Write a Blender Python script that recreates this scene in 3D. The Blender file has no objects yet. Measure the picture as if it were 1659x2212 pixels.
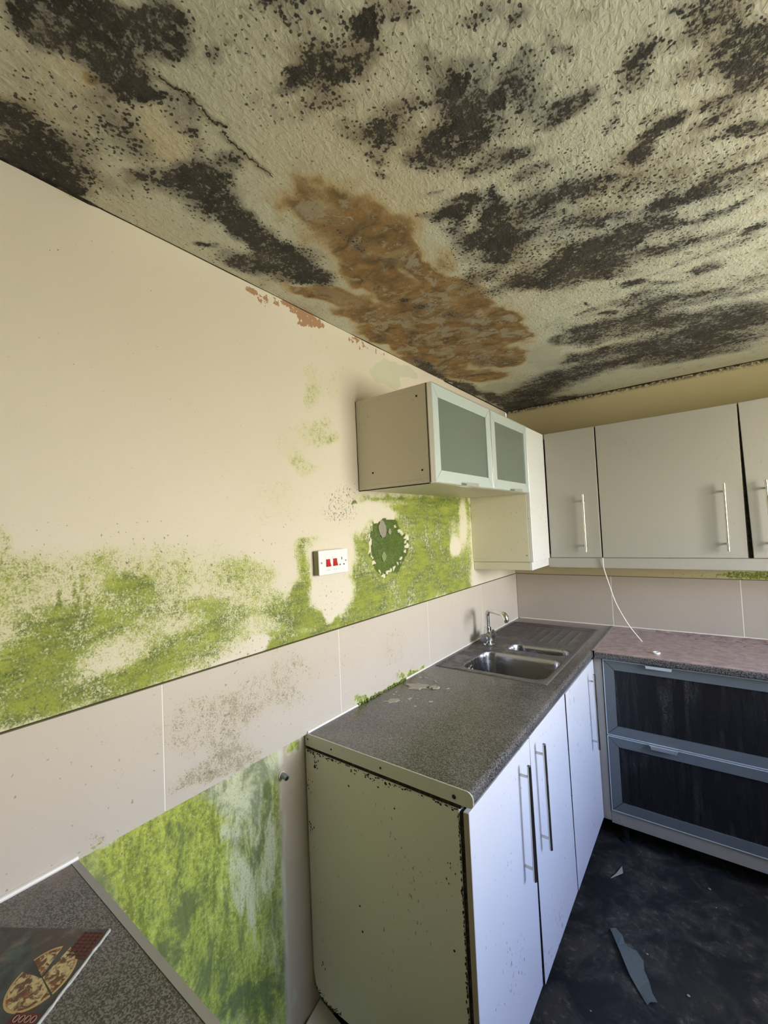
import bpy, bmesh, math, random
import numpy as np
from mathutils import Vector, Matrix
C = bpy.context.scene.collection
SC = bpy.context.scene
random.seed(7)

# ---------------------------------------------------------------- camera
def look(yaw, pitch, roll):
    a, b, c = map(math.radians, (yaw, pitch, roll))
    f = Vector((-math.sin(a)*math.cos(b), math.cos(a)*math.cos(b), math.sin(b)))
    r = Vector((math.cos(a), math.sin(a), 0)); u = r.cross(f)
    r2 = r*math.cos(c)+u*math.sin(c); u2 = -r*math.sin(c)+u*math.cos(c)
    return Matrix((r2, u2, -f)).transposed()
cam = bpy.data.cameras.new('camera'); co = bpy.data.objects.new('camera', cam); C.objects.link(co)
cam.sensor_fit = 'HORIZONTAL'; cam.sensor_width = 36.0; cam.lens = 930.0156/1659*36.0
cam.clip_start = .02
M4 = look(36.9301, 2.1523, -2.5992).to_4x4(); M4.translation = Vector((1.106, -2.9684, 1.5735))
co.matrix_world = M4
SC.camera = co

# ---------------------------------------------------------------- world (open sky above, grass and paving bounce below)
W = bpy.data.worlds.new('sky'); SC.world = W; W.use_nodes = True
nt = W.node_tree; nt.nodes.clear()
tc = nt.nodes.new('ShaderNodeTexCoord'); sp = nt.nodes.new('ShaderNodeSeparateXYZ'); rp = nt.nodes.new('ShaderNodeValToRGB')
mr = nt.nodes.new('ShaderNodeMapRange'); mr.inputs[1].default_value = -1; mr.inputs[2].default_value = 1
bg = nt.nodes.new('ShaderNodeBackground'); wo = nt.nodes.new('ShaderNodeOutputWorld')
nt.links.new(tc.outputs['Generated'], sp.inputs[0]); nt.links.new(sp.outputs[2], mr.inputs[0]); nt.links.new(mr.outputs[0], rp.inputs[0])
nt.links.new(rp.outputs[0], bg.inputs[0]); nt.links.new(bg.outputs[0], wo.inputs[0])
cr = rp.color_ramp; cr.elements[0].position = 0.0; cr.elements[0].color = (.66, .63, .47, 1)
cr.elements[1].position = 1.0; cr.elements[1].color = (.30, .48, 1.15, 1)
for p, c in ((.47, (.74, .70, .54, 1)), (.50, (1.08, 1.02, .86, 1)), (.56, (1.38, 1.32, 1.22, 1)), (.66, (.66, .84, 1.32, 1)), (.80, (.30, .48, 1.22, 1))):
    e = cr.elements.new(p); e.color = c
bg.inputs[1].default_value = 28.5

# ---------------------------------------------------------------- light through the window in the right wall
RX = 2.5; FY = -4.4; FZ = -.05; H = 2.36
WY0, WY1, WZ0, WZ1 = -2.05, -.85, 1.05, 2.10       # window_1 opening
def portal(name, loc, rot, sx, sy):
    l = bpy.data.lights.new(name, 'AREA'); l.shape = 'RECTANGLE'; l.size = sx; l.size_y = sy; l.cycles.is_portal = True
    o = bpy.data.objects.new(name, l); o.location = loc; o.rotation_euler = rot; C.objects.link(o)
portal('window_daylight', (RX+.36, (WY0+WY1)/2, (WZ0+WZ1)/2), (0, math.radians(90), 0), WZ1-WZ0, WY1-WY0)

SC.view_settings.view_transform = 'Standard'; SC.view_settings.look = 'None'
SC.view_settings.gamma = 1.0; SC.view_settings.use_curve_mapping = False
SC.view_settings.exposure = 0.0

# ---------------------------------------------------------------- object helpers
def tag(o, label=None, cat=None, group=None, kind=None):
    if label: o['label'] = label
    if cat: o['category'] = cat
    if group: o['group'] = group
    if kind: o['kind'] = kind
    return o
def empty(name, loc, label, cat, group=None):
    o = bpy.data.objects.new(name, None); o.location = loc; o.empty_display_size = .05; C.objects.link(o)
    return tag(o, label, cat, group)
def link(name, me, mat, parent=None, smooth=False, loc=None):
    o = bpy.data.objects.new(name, me); C.objects.link(o)
    if mat: me.materials.append(mat)
    if smooth:
        for p in me.polygons: p.use_smooth = True
    if parent:
        o.parent = parent
        if loc is None: o.matrix_parent_inverse = Matrix.Translation(parent.location).inverted()
    if loc is not None: o.location = loc
    return o
class B:
    """collects shapes in world space, build() links them as one mesh"""
    def __init__(s): s.bm = bmesh.new()
    def box(s, lo, hi, bev=.0012, seg=1):
        b = bmesh.new()
        c = [(a+d)/2 for a, d in zip(lo, hi)]; d = [abs(d-a) for a, d in zip(lo, hi)]
        bmesh.ops.create_cube(b, size=1, matrix=Matrix.Translation(c) @ Matrix.Diagonal((*d, 1)))
        if bev: bmesh.ops.bevel(b, geom=b.edges[:], offset=min(bev, min(d)*.45), segments=seg, affect='EDGES', profile=.5)
        s.add(b); return s
    def add(s, b, m=None):
        if m is not None: bmesh.ops.transform(b, matrix=m, verts=b.verts)
        me = bpy.data.meshes.new('t'); b.to_mesh(me); b.free(); s.bm.from_mesh(me); bpy.data.meshes.remove(me)
    def cyl(s, p0, p1, r0, r1=None, seg=20, caps=True, bev=0):
        p0 = Vector(p0); p1 = Vector(p1); r1 = r0 if r1 is None else r1
        d = p1-p0; b = bmesh.new()
        bmesh.ops.create_cone(b, cap_ends=caps, segments=seg, radius1=r0, radius2=r1, depth=d.length)
        if bev: bmesh.ops.bevel(b, geom=[e for e in b.edges if any(len(f.verts) > 4 for f in e.link_faces)], offset=bev, segments=2, affect='EDGES')
        s.add(b, Matrix.Translation((p0+p1)/2) @ d.to_track_quat('Z', 'Y').to_matrix().to_4x4()); return s
    def tube(s, pts, r, seg=12):
        pts = [Vector(p) for p in pts]; rs = r if isinstance(r, (list, tuple)) else [r]*len(pts)
        b = bmesh.new(); rings = []; q = None; pt = None
        for i, p in enumerate(pts):
            t = (pts[min(i+1, len(pts)-1)]-pts[max(i-1, 0)]).normalized()
            if pt is None: q = t.to_track_quat('Z', 'Y')
            else: q = pt.rotation_difference(t) @ q
            pt = t
            rings.append([b.verts.new(p+q @ Vector((rs[i]*math.cos(a), rs[i]*math.sin(a), 0))) for a in [2*math.pi*k/seg for k in range(seg)]])
        for a, c in zip(rings, rings[1:]):
            for k in range(seg): b.faces.new((a[k], a[(k+1) % seg], c[(k+1) % seg], c[k]))
        b.faces.new(rings[0][::-1]); b.faces.new(rings[-1]); s.add(b); return s
    def prism(s, poly, axis, a, c):
        """poly: 2D points in the plane of the other two axes; extruded from a to c along axis"""
        b = bmesh.new()
        def P(p, t):
            l = list(p); l.insert(axis, t); return b.verts.new(l)
        v0 = [P(p, a) for p in poly]; v1 = [P(p, c) for p in poly]; n = len(poly)
        b.faces.new(v0); b.faces.new(v1[::-1])
        for i in range(n): b.faces.new((v0[i], v0[(i+1) % n], v1[(i+1) % n], v1[i]))
        bmesh.ops.recalc_face_normals(b, faces=b.faces[:]); s.add(b); return s
    def build(s, name, mat, parent=None, smooth=False):
        me = bpy.data.meshes.new(name); s.bm.to_mesh(me); s.bm.free()
        o = link(name, me, mat, parent)
        if smooth:
            try: me.shade_auto_smooth
            except Exception: pass
            for p in me.polygons: p.use_smooth = True
            try:
                import math as _m
                me.set_sharp_from_angle(angle=_m.radians(35))
            except Exception: pass
        return o

# ---------------------------------------------------------------- node helpers
class N:
    def __init__(s, name):
        s.m = bpy.data.materials.new(name); s.m.use_nodes = True; s.t = s.m.node_tree
        s.b = s.t.nodes['Principled BSDF']; s.co = None
    def put(s, sock, v):
        if hasattr(v, 'links') or isinstance(v, bpy.types.NodeSocket): s.t.links.new(v, sock)
        elif isinstance(v, (tuple, list)) and len(v) == 3 and sock.type == 'RGBA': sock.default_value = (*v, 1)
        else: sock.default_value = v
    def coord(s, scale=None, rot=None):
        if s.co is None: s.co = s.t.nodes.new('ShaderNodeTexCoord').outputs['Object']
        if scale is None and rot is None: return s.co
        m = s.t.nodes.new('ShaderNodeMapping'); s.t.links.new(s.co, m.inputs[0])
        if scale: m.inputs['Scale'].default_value = scale
        if rot: m.inputs['Rotation'].default_value = rot
        return m.outputs[0]
    def noise(s, scale, detail=4, rough=.55, vec=None, dist=0, lac=2.0):
        n = s.t.nodes.new('ShaderNodeTexNoise'); s.t.links.new(vec or s.coord(), n.inputs['Vector'])
        n.inputs['Scale'].default_value = scale; n.inputs['Detail'].default_value = detail
        n.inputs['Roughness'].default_value = rough; n.inputs['Distortion'].default_value = dist; n.inputs['Lacunarity'].default_value = lac
        return n.outputs[0]
    def voro(s, scale, vec=None, feat='F1', out=0, rnd=1):
        n = s.t.nodes.new('ShaderNodeTexVoronoi'); n.feature = feat; s.t.links.new(vec or s.coord(), n.inputs['Vector'])
        n.inputs['Scale'].default_value = scale; n.inputs['Randomness'].default_value = rnd; return n.outputs[out]
    def ma(s, op, a, b=0, c=None, clamp=False):
        n = s.t.nodes.new('ShaderNodeMath'); n.operation = op; n.use_clamp = clamp; s.put(n.inputs[0], a); s.put(n.inputs[1], b)
        if c is not None: s.put(n.inputs[2], c)
        return n.outputs[0]
    def sm(s, x, lo, hi, a=0, b=1):
        n = s.t.nodes.new('ShaderNodeMapRange'); n.interpolation_type = 'SMOOTHSTEP'; s.put(n.inputs[0], x)
        n.inputs[1].default_value = lo; n.inputs[2].default_value = hi; n.inputs[3].default_value = a; n.inputs[4].default_value = b
        return n.outputs[0]
    def mix(s, f, a, b):
        n = s.t.nodes.new('ShaderNodeMix'); n.data_type = 'RGBA'; s.put(n.inputs[0], f); s.put(n.inputs[6], a); s.put(n.inputs[7], b); return n.outputs[2]
    def attr(s, name):
        n = s.t.nodes.new('ShaderNodeAttribute'); n.attribute_name = name; return n.outputs['Fac']
    def sep(s, i):
        n = s.t.nodes.new('ShaderNodeSeparateXYZ'); s.t.links.new(s.coord(), n.inputs[0]); return n.outputs[i]
    def mask(s, dens, nz, amp=1.4, lo=.44, hi=.58):
        return s.sm(s.ma('ADD', dens, s.ma('MULTIPLY', s.ma('SUBTRACT', nz, .5), amp)), lo, hi)
    def bump(s, h, strength=.5, dist=.002, prev=None):
        n = s.t.nodes.new('ShaderNodeBump'); n.inputs['Strength'].default_value = strength; n.inputs['Distance'].default_value = dist
        s.put(n.inputs['Height'], h)
        if prev is not None: s.t.links.new(prev, n.inputs['Normal'])
        return n.outputs[0]
    def done(s, col=None, rough=None, metal=None, normal=None, **k):
        if col is not None: s.put(s.b.inputs['Base Color'], col)
        if rough is not None: s.put(s.b.inputs['Roughness'], rough)
        if metal is not None: s.put(s.b.inputs['Metallic'], metal)
        if normal is not None: s.t.links.new(normal, s.b.inputs['Normal'])
        for a, v in k.items(): s.put(s.b.inputs[a.replace('_', ' ')], v)
        return s.m

# ---------------------------------------------------------------- materials
def m_ceiling():
    n = N('stained_textured_ceiling')
    K0, O, Y, Wc = n.attr('mold'), n.attr('rust'), n.attr('cream'), n.attr('clean')
    fine = n.noise(75, 5, .62); tiny = n.noise(230, 3, .6); mid = n.noise(14, 4, .6); big = n.noise(3.2, 3, .6)
    mott = n.noise(6.5, 6, .68, None, .6)
    K = n.ma('ADD', K0, n.ma('MULTIPLY', n.ma('SUBTRACT', mott, .5), n.ma('ADD', .55, n.ma('MULTIPLY', K0, .55))))
    # plaster flicks (artex)
    wv = n.coord((1, .62, 1), (0, 0, math.radians(28)))
    st = n.noise(110, 3, .5, wv, .8); v = n.voro(75, wv)
    base = n.mix(Y, (.64, .645, .515), (.67, .59, .40))
    base = n.mix(n.sm(big, .35, .7), base, n.mix(.5, base, (.68, .64, .50)))
    base = n.mix(n.sm(mid, .5, .72, 0, .22), base, (.40, .37, .26))
    # rust: tide marks and flaky islands
    rn = n.noise(7, 6, .62, None, .5); rr = n.noise(16, 7, .68, None, .4)
    Oc = n.mask(O, n.ma('ADD', n.ma('MULTIPLY', rn, .6), n.ma('MULTIPLY', rr, .4)), 2.2, .30, .72)
    halo = n.sm(n.ma('ADD', O, n.ma('MULTIPLY', n.ma('SUBTRACT', rn, .5), 1.0)), .02, .6, 0, .8)
    base = n.mix(halo, base, (.54, .39, .17))
    rc = n.mix(n.sm(rr, .28, .70), (.11, .064, .026), (.37, .215, .075))
    rc = n.mix(n.sm(n.noise(9, 7, .72, None, .5), .50, .60, 0, .55), rc, (.40, .31, .19))
    base = n.mix(n.ma('MULTIPLY', Oc, .92), base, rc)
    pl = n.mask(n.ma('MULTIPLY', O, .62), n.noise(12, 8, .75, None, .5), 2.1, .60, .66)
    base = n.mix(n.ma('MULTIPLY', pl, .8), base, n.mix(rr, (.34, .29, .20), (.50, .45, .34)))
    base = n.mix(n.ma('MULTIPLY', n.sm(O, .3, .7), n.sm(n.noise(7, 6, .7, None, 1.), .55, .66, 0, .7)), base, (.085, .065, .045))
    # mould: haze, then speckled colonies
    sp = n.ma('ADD', n.ma('MULTIPLY', fine, .46), n.ma('MULTIPLY', tiny, .26)); sp = n.ma('ADD', sp, n.ma('MULTIPLY', n.noise(26, 4, .6), .28))
    dots = n.sm(n.voro(98), .05, .62, .34, -.22); dots2 = n.sm(n.voro(155), .05, .6, .16, -.10)
    sp = n.ma('ADD', sp, n.ma('MULTIPLY', n.ma('ADD', dots, dots2), n.sm(K0, .98, .5, .06, .38)))
    hz = n.sm(n.ma('ADD', K, n.ma('MULTIPLY', n.ma('SUBTRACT', mid, .5), .9)), .06, .95, 0, .74)
    base = n.mix(hz, base, n.mix(n.sm(big, .42, .6), (.135, .120, .118), (.175, .135, .085)))
    mk = n.mask(K, sp, 4.4, .50, .84)
    dark = n.mix(n.sm(mid, .35, .65), (.013, .012, .012), (.040, .034, .028))
    dark = n.mix(n.sm(tiny, .52, .72, 0, .45), dark, (.12, .105, .09)); dark = n.mix(n.sm(n.noise(10, 5, .65), .50, .66, 0, .45), dark, (.095, .08, .064))
    col = n.mix(n.ma('MULTIPLY', mk, .94), base, dark)
    # scattered spots everywhere outside clean patches
    s2 = n.sm(n.ma('ADD', n.noise(95, 2, .5), n.ma('MULTIPLY', n.ma('SUBTRACT', mid, .5), .45)), .70, .75, 0, .55)
    col = n.mix(n.ma('MULTIPLY', s2, n.ma('SUBTRACT', 1, Wc)), col, (.10, .085, .06))
    col = n.mix(n.ma('MULTIPLY', n.mask(Wc, sp, 2.6, .35, .7), .85), col, n.mix(mid, (.46, .47, .38), (.56, .55, .43)))
    tex = n.ma('ADD', n.ma('MULTIPLY', n.sm(st, .35, .75), .7), n.ma('MULTIPLY', n.sm(v, 0, .7, 1, 0), .5))
    tex = n.ma('MULTIPLY', tex, n.ma('SUBTRACT', 1, n.ma('MULTIPLY', n.ma('MAXIMUM', O, Wc), .72)))
    nb = n.bump(tex, .5, .0028); nb = n.bump(tiny, .35, .0012, nb)
    return n.done(col, .82, normal=nb)
def green_layers(n, base, G, nz, tiny, D=None):
    halo = n.sm(n.ma('ADD', G, n.ma('MULTIPLY', n.ma('SUBTRACT', nz, .5), 1.2)),   .08, .8, 0, .8)
    halo = n.ma('MULTIPLY', halo, n.sm(G, .0, .12))
    base = n.mix(halo, base, (.62, .63, .33))
    mk = n.ma('MULTIPLY', n.mask(G, nz, 4.4, .42, .88), n.sm(G, .01, .16))
    gc = n.mix(n.sm(tiny, .41, .60), (.045, .085, .006), (.33, .40, .035)); gc = n.mix(n.sm(n.noise(7, 5, .65), .45, .68, 0, .6), gc, (.085, .14, .008))
    gc = n.mix(n.ma('MULTIPLY', n.sm(n.noise(140, 4, .7), .46, .60), n.sm(G, .88, .55, 0, .72)), gc, (.60, .62, .27))
    gc = n.mix(n.sm(G, .80, .97, 0, .8), gc, n.mix(n.sm(tiny, .40, .62), (.060, .105, .004), (.28, .33, .010)))
    base = n.mix(n.ma('MULTIPLY', mk, .90), base, gc)
    if D is not None:
        dk = n.mask(D, nz, 1.6, .45, .68)
        base = n.mix(n.ma('MULTIPLY', dk, .88), base, n.mix(n.sm(tiny, .35, .7), (.022, .055, .006), (.10, .17, .02)))
    return base
def m_leftwall():
    n = N('mouldy_cream_wall')
    G, D, P, Br, Pa, S, L = [n.attr(a) for a in ('green', 'deep', 'bare', 'flake', 'pale', 'speck', 'low')]
    fine = n.noise(70, 6, .68); tiny = n.noise(190, 4, .65); mid = n.noise(11, 4, .6); big = n.noise(1.6, 2)
    brush = n.noise(60, 4, .6, n.coord((1, .18, 1)), .4)
    nz = n.ma('ADD', n.ma('MULTIPLY', fine, .36), n.ma('ADD', n.ma('MULTIPLY', n.noise(230, 3, .7), .40), n.ma('MULTIPLY', mid, .24)))
    base = n.mix(n.sm(big, .35, .65), (.77, .71, .61), (.74, .68, .57))
    base = n.mix(n.sm(n.sep(2), .910, .904), base, n.mix(mid, (.50, .41, .27), (.58, .50, .36)))
    base = n.mix(n.mask(Pa, mid, 1.1, .42, .5), base, (.64, .64, .51))
    Gs = n.ma('MULTIPLY', G, n.ma('SUBTRACT', 1, n.ma('MULTIPLY', P, .93)))
    col = green_layers(n, base, Gs, nz, n.ma('ADD', n.ma('MULTIPLY', tiny, .35), n.ma('ADD', n.ma('MULTIPLY', brush, .30), n.ma('MULTIPLY', mid, .38))))
    dm = n.mask(n.ma('MULTIPLY', D, n.ma('SUBTRACT', 1, n.ma('MULTIPLY', P, .9))), nz, 1.6, .46, .66)
    col = n.mix(n.ma('MULTIPLY', dm, .85), col, n.mix(n.sm(tiny, .35, .7), (.020, .055, .004), (.085, .16, .015)))
    col = n.mix(n.ma('MULTIPLY', n.mask(P, nz, 1.2, .45, .7), .62), col, n.mix(fine, (.68, .63, .52), (.80, .755, .63)))
    # below the tiles: brushed, lighter plaster soaked with algae
    vs = n.noise(20, 6, .68, n.coord((1, 1.3, .30)), .7)
    ln = n.ma('ADD', n.ma('MULTIPLY', vs, .55), n.ma('MULTIPLY', fine, .45))
    lc = n.mix(n.sm(ln, .38, .62), (.15, .20, .012), (.50, .57, .07))
    pm = n.sm(n.ma('ADD', n.ma('MULTIPLY', P, .75), n.ma('MULTIPLY', n.ma('SUBTRACT', vs, .5), 1.6)), .18, .62, 0, .85)
    lc = n.mix(pm, lc, (.64, .66, .42))
    lc = n.mix(n.sm(n.noise(130, 4, .6), .56, .68, 0, .55), lc, (.66, .70, .34))
    lc = n.mix(n.sm(n.noise(170, 3, .6), .54, .66, 0, .5), lc, (.10, .15, .01))
    st2 = n.sm(n.ma('ADD', n.noise(8, 6, .7, n.coord((1, .9, .45), (math.radians(35), 0, 0)), .6), n.ma('MULTIPLY', D, .14)),   .50, .62, 0, .85)
    lc = n.mix(st2, lc, n.mix(tiny, (.06, .095, .015), (.14, .19, .05)))
    lowm = n.sm(L, .15, .62, 0, .95)
    col = n.mix(n.ma('MULTIPLY', n.sm(L, .02, .3, 0, .8), n.sm(vs, .35, .6)), col, (.66, .70, .50))
    col = n.mix(lowm, col, lc)
    # flakes of missing paint, and black specks
    fl = n.mask(Br, n.noise(55, 3, .55), 2.4, .62, .66)
    col = n.mix(fl, col, (.42, .25, .14))
    sk = n.sm(n.ma('ADD', n.ma('MULTIPLY', S, .16), n.noise(120, 2, .5, n.coord((1, 1, .7)))), .74, .79, 0, .75)
    col = n.mix(sk, col, (.14, .11, .06))
    cr2 = n.sm(n.ma('ABSOLUTE', n.ma('SUBTRACT', n.noise(26, 5, .6), .5)), 0, .012, 1, 0)
    col = n.mix(n.ma('MULTIPLY', n.ma('MULTIPLY', cr2, n.sm(S, .6, .95)), .6), col, (.20, .13, .08))
    nb = n.bump(n.ma('ADD', n.ma('MULTIPLY', fine, .6), n.ma('MULTIPLY', brush, .5)), .35, .0022)
    nb = n.bump(n.ma('SUBTRACT', 1, fl), .6, .0015, nb)
    return n.done(col, .8, normal=nb)
def m_wall(name, c, green=False):
    n = N(name); big = n.noise(2, 3); col = n.mix(big, c, tuple(x*.9 for x in c))
    if green:
        nz = n.noise(60, 6, .65); col = green_layers(n, col, n.attr('green'), nz, n.noise(150, 3))
        sk = n.sm(n.noise(100, 2), .72, .76, 0, .6); z = n.sep(2)
        col = n.mix(n.ma('MULTIPLY', n.sm(z, H-.035, H-.004), n.sm(nz, .40, .55)), col, (.03, .025, .02))
        col = n.mix(sk, col, (.2, .17, .1))
    return n.done(col, .85, normal=n.bump(n.noise(90, 4), .2, .001))
def m_tile(name, spots, k=1.0):
    n = N(name); mid = n.noise(6, 3); tiny = n.noise(300, 3, .6); fine = n.noise(60, 5, .6, n.coord((1, 1, .7)))
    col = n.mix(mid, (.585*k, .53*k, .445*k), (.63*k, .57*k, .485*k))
    if spots:
        a = n.attr('spots'); g = n.attr('growth')
        col = n.mix(n.sm(a, .1, .8, 0, .18), col, (.52, .46, .28))
        col = n.mix(n.ma('MULTIPLY', n.mask(a, n.ma('ADD', n.ma('MULTIPLY', tiny, .6), n.ma('MULTIPLY', fine, .4)), 3.4, .66, .92), .6), col, (.24, .21, .08))
        col = n.mix(n.sm(n.ma('ADD', n.noise(85, 2), n.ma('MULTIPLY', a, .08)), .71, .75, 0, .6), col, (.20, .16, .09))
        col = green_layers(n, col, g, fine, tiny)
    else:
        col = n.mix(n.sm(n.noise(80, 2), .72, .76, 0, .5), col, (.25, .2, .13))
    return n.done(col, .38, normal=n.bump(n.noise(40, 3), .08, .001))
def m_worktop(name, dust, dcol=(.36, .275, .28)):
    n = N(name); v = n.noise(300, 2, .7); w = n.noise(150, 2, .6)
    s = n.ma('ADD', n.ma('MULTIPLY', v, .65), n.ma('MULTIPLY', w, .35))
    col = n.mix(n.sm(s, .44, .57), (.018, .016, .015), (.18, .172, .163))
    big = n.noise(7, 5, .6)
    if dust == 'full':
        z = n.sep(2); top = n.sm(z, .900, .9088)
        d = n.ma('MULTIPLY', top, n.sm(n.noise(14, 5, .6), .22, .5, .55, .92))
        col = n.mix(d, col, n.mix(n.sm(n.noise(30, 6, .7), .4, .62), dcol, (.50, .37, .36)))
        col = n.mix(n.ma('MULTIPLY', top, n.sm(n.noise(26, 6, .72), .62, .70, 0, .7)), col, (.10, .055, .03))
    else:
        y = n.sep(1); x = n.sep(0)
        d = n.ma('MULTIPLY', n.sm(n.ma('ADD', y, n.ma('MULTIPLY', big, .5)), -.62, -.02, 0, .85), n.sm(x, .60, .54))
        near = n.ma('MULTIPLY', n.sm(x, .13, .0), n.sm(big, .35, .6, 0, .55))
        col = n.mix(d, col, (.30, .235, .225)); col = n.mix(near, col, (.20, .12, .085))
        col = n.mix(n.sm(big, .35, .75, 0, .22), col, (.30, .28, .25))
    return n.done(col, .27, normal=n.bump(v, .12, .0005), Specular_IOR_Level=.85)
def m_lam(name, c, r=.32, specks=.5, grime=0.0):
    n = N(name); s = n.sm(n.ma('ADD', n.noise(110, 2, .5, n.coord((1, 1, .45))), n.ma('MULTIPLY', n.noise(4, 3), .42)), .92, .96, 0, specks)
    col = n.mix(n.noise(3, 3), c, tuple(x*.93 for x in c))
    if grime: col = n.mix(n.sm(n.noise(2.4, 5, .6), .35, .8, 0, grime), col, (.42, .39, .26))
    col = n.mix(s, col, (.10, .085, .06))
    return n.done(col, r, normal=n.bump(n.noise(25, 2), .05, .001))
def m_simple(name, c, r=.5, metal=0.0, **k):
    n = N(name); return n.done(c, r, metal, **k)
def m_brushed(name, c, r=.3, axis=(1, 1, 1), dirt=.2):
    n = N(name); b = n.noise(40, 3, .6, n.coord(axis))
    col = n.mix(n.sm(n.noise(12, 5), .4, .75, 0, dirt), c, (.22, .17, .13))
    return n.done(col, n.ma('ADD', n.ma('MULTIPLY', b, .22), r-.1), 1.0, normal=n.bump(b, .04, .0005))
M = {}
M['ceiling'] = m_ceiling(); M['left'] = m_leftwall()
M['wall'] = m_wall('cream_wall_paint', (.62, .545, .36)); M['back'] = m_wall('cream_back_wall_paint', (.58, .50, .31), True)
M['tile'] = m_tile('shaded_beige_ceramic_tile', False, .74); M['tile_dirty'] = m_tile('mould_spotted_ceramic_tile', True)  # back tiles: same tile as the left wall, darkened to paint in shade
M['grout'] = m_simple('white_grout', (.84, .80, .70), .8)
M['groutline'] = m_simple('dark_tile_edge', (.12, .11, .06), .9)
M['seal'] = m_simple('white_silicone', (.88, .86, .80), .4)
M['wt'] = m_worktop('speckled_grey_laminate', None); M['wt_dust'] = m_worktop('speckled_grey_laminate_under_pink_dust', 'full')
M['white'] = m_lam('white_laminate', (.78, .79, .80), .30, .75)
M['whited'] = m_lam('shaded_white_laminate', (.41, .395, .35), .34, .12)  # same laminate as the white doors, darkened for the dimmer back-wall light
M['railw'] = m_lam('shaded_grimy_white_laminate', (.34, .32, .29), .45, .6, .4)  # grimy white laminate, base darkened for the dim light on the low rail
M['ivory'] = m_lam('ivory_chipboard_laminate', (.76, .735, .59), .42, .6, .12)
M['ivory2'] = m_lam('cream_carcass_laminate', (.76, .71, .57), .42, .3)
M['strip'] = m_simple('ivory_edging_strip', (.62, .61, .50), .45); M['trimgrey'] = m_simple('grey_aluminium_edge_trim', (.36, .36, .34), .45, .4)
M['edge'] = m_simple('worn_door_edge', (.40, .34, .25), .6)
def m_mould():
    n = N('black_mould_grime'); a = n.noise(80, 5, .7); return n.done(n.mix(n.sm(a, .45, .7), (.008, .006, .004), (.07, .05, .03)), .9, normal=n.bump(a, .8, .003))
M['grime'] = m_mould()
M['alu'] = m_simple('satin_aluminium_frame', (.60, .69, .69), .42, .35); M['alu_edge'] = m_simple('bright_aluminium_edge', (.85, .88, .9), .28, .8)
M['alulow'] = m_lam('shaded_aluminium_drawer_frame', (.165, .19, .195), .42, .3); M['alulow'].node_tree.nodes['Principled BSDF'].inputs['Metallic'].default_value = .25  # frame aluminium darkened to put the drawers' dim light into its colour
def m_frost():
    n = N('frosted_grey_glass'); return n.done(n.mix(n.noise(4, 2), (.20, .245, .215), (.24, .285, .25)), .22, Transmission_Weight=.30, IOR=1.45)
M['frost'] = m_frost()
def m_smoke():
    n = N('dirty_smoked_glass'); st = n.noise(30, 5, .65, n.coord((1, 1, .10)), .3); sp = n.noise(140, 3, .6)
    f = n.ma('MULTIPLY', n.sm(st, .48, .72), n.sm(sp, .38, .66)); f = n.ma('MULTIPLY', n.ma('MULTIPLY', f, n.sm(n.noise(4, 3), .40, .60)), .9)
    return n.done(n.mix(f, (.016, .015, .015), (.12, .115, .105)), n.sm(st, .3, .7, .22, .34), Specular_IOR_Level=.35)
M['smoke'] = m_smoke()
M['steel'] = m_brushed('brushed_stainless_steel', (.58, .58, .60), .26, (1, .12, 1), .25); M['bowl'] = m_brushed('polished_stainless_bowl', (.62, .62, .64), .24, (.2, 1, 1), .05)
def m_sink():
    n = N('stained_stainless_sink'); b = n.noise(60, 3, .6, n.coord((.15, 1, 1))); z = n.sep(2); dn = n.noise(16, 6, .7)
    dust = n.ma('MULTIPLY', n.sm(z, .900, .908), n.sm(n.ma('ADD', dn, n.ma('MULTIPLY', n.sep(1), .16)), .22, .44, .6, .96))
    dust = n.ma('MULTIPLY', dust, n.sm(n.sep(0), .60, .0, .55, 1.0))
    col = n.mix(dust, (.40, .40, .42), n.mix(n.sm(dn, .5, .7), (.060, .047, .042), (.15, .12, .11)))
    return n.done(col, n.ma('ADD', n.ma('MULTIPLY', dust, .38), n.sm(b, .3, .7, .17, .30)), n.ma('SUBTRACT', 1, n.ma('MULTIPLY', dust, .75)), normal=n.bump(n.ma('MULTIPLY', dn, dust), .1, .001))
M['sink'] = m_sink()
M['chrome'] = m_simple('chrome', (.78, .80, .80), .09, 1.0); M['handle'] = m_brushed('brushed_steel_handle', (.62, .60, .54), .24, (1, 1, .1), .25)
M['dull'] = m_simple('tarnished_chrome', (.32, .34, .36), .32, .9)
M['plastic'] = m_simple('white_plastic', (.85, .88, .92), .3); M['plastic_side'] = m_simple('yellowed_plastic_back_box', (.36, .32, .21), .5)
M['red'] = m_simple('red_rocker_plastic', (.50, .02, .015), .3); M['black'] = m_simple('black_slot', (.01, .01, .01), .6); M['greytext'] = m_simple('faint_grey_print', (.55, .58, .60), .6)
M['rubber'] = m_simple('black_plastic_foot', (.012, .012, .012), .6)
M['cable'] = m_simple('white_cable', (.80, .76, .70), .4); M['cap'] = m_simple('white_cap_plastic', (.9, .92, .95), .35)
def m_floor():
    n = N('filthy_dark_lino'); a = n.noise(7, 7, .68, None, .5); b = n.noise(45, 5, .7); c = n.noise(2.2, 4, .6)
    col = n.mix(n.sm(a, .42, .68), (.009, .010, .011), (.055, .050, .042)); col = n.mix(n.ma('MULTIPLY', n.sm(b, .52, .72), n.sm(a, .45, .62)), col, (.15, .135, .11))
    col = n.mix(n.sm(c, .5, .72, 0, .5), col, (.040, .036, .024))
    return n.done(col, .75, normal=n.bump(n.ma('ADD', a, n.ma('MULTIPLY', b, .4)), .7, .008))
M['floor'] = m_floor()
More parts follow.
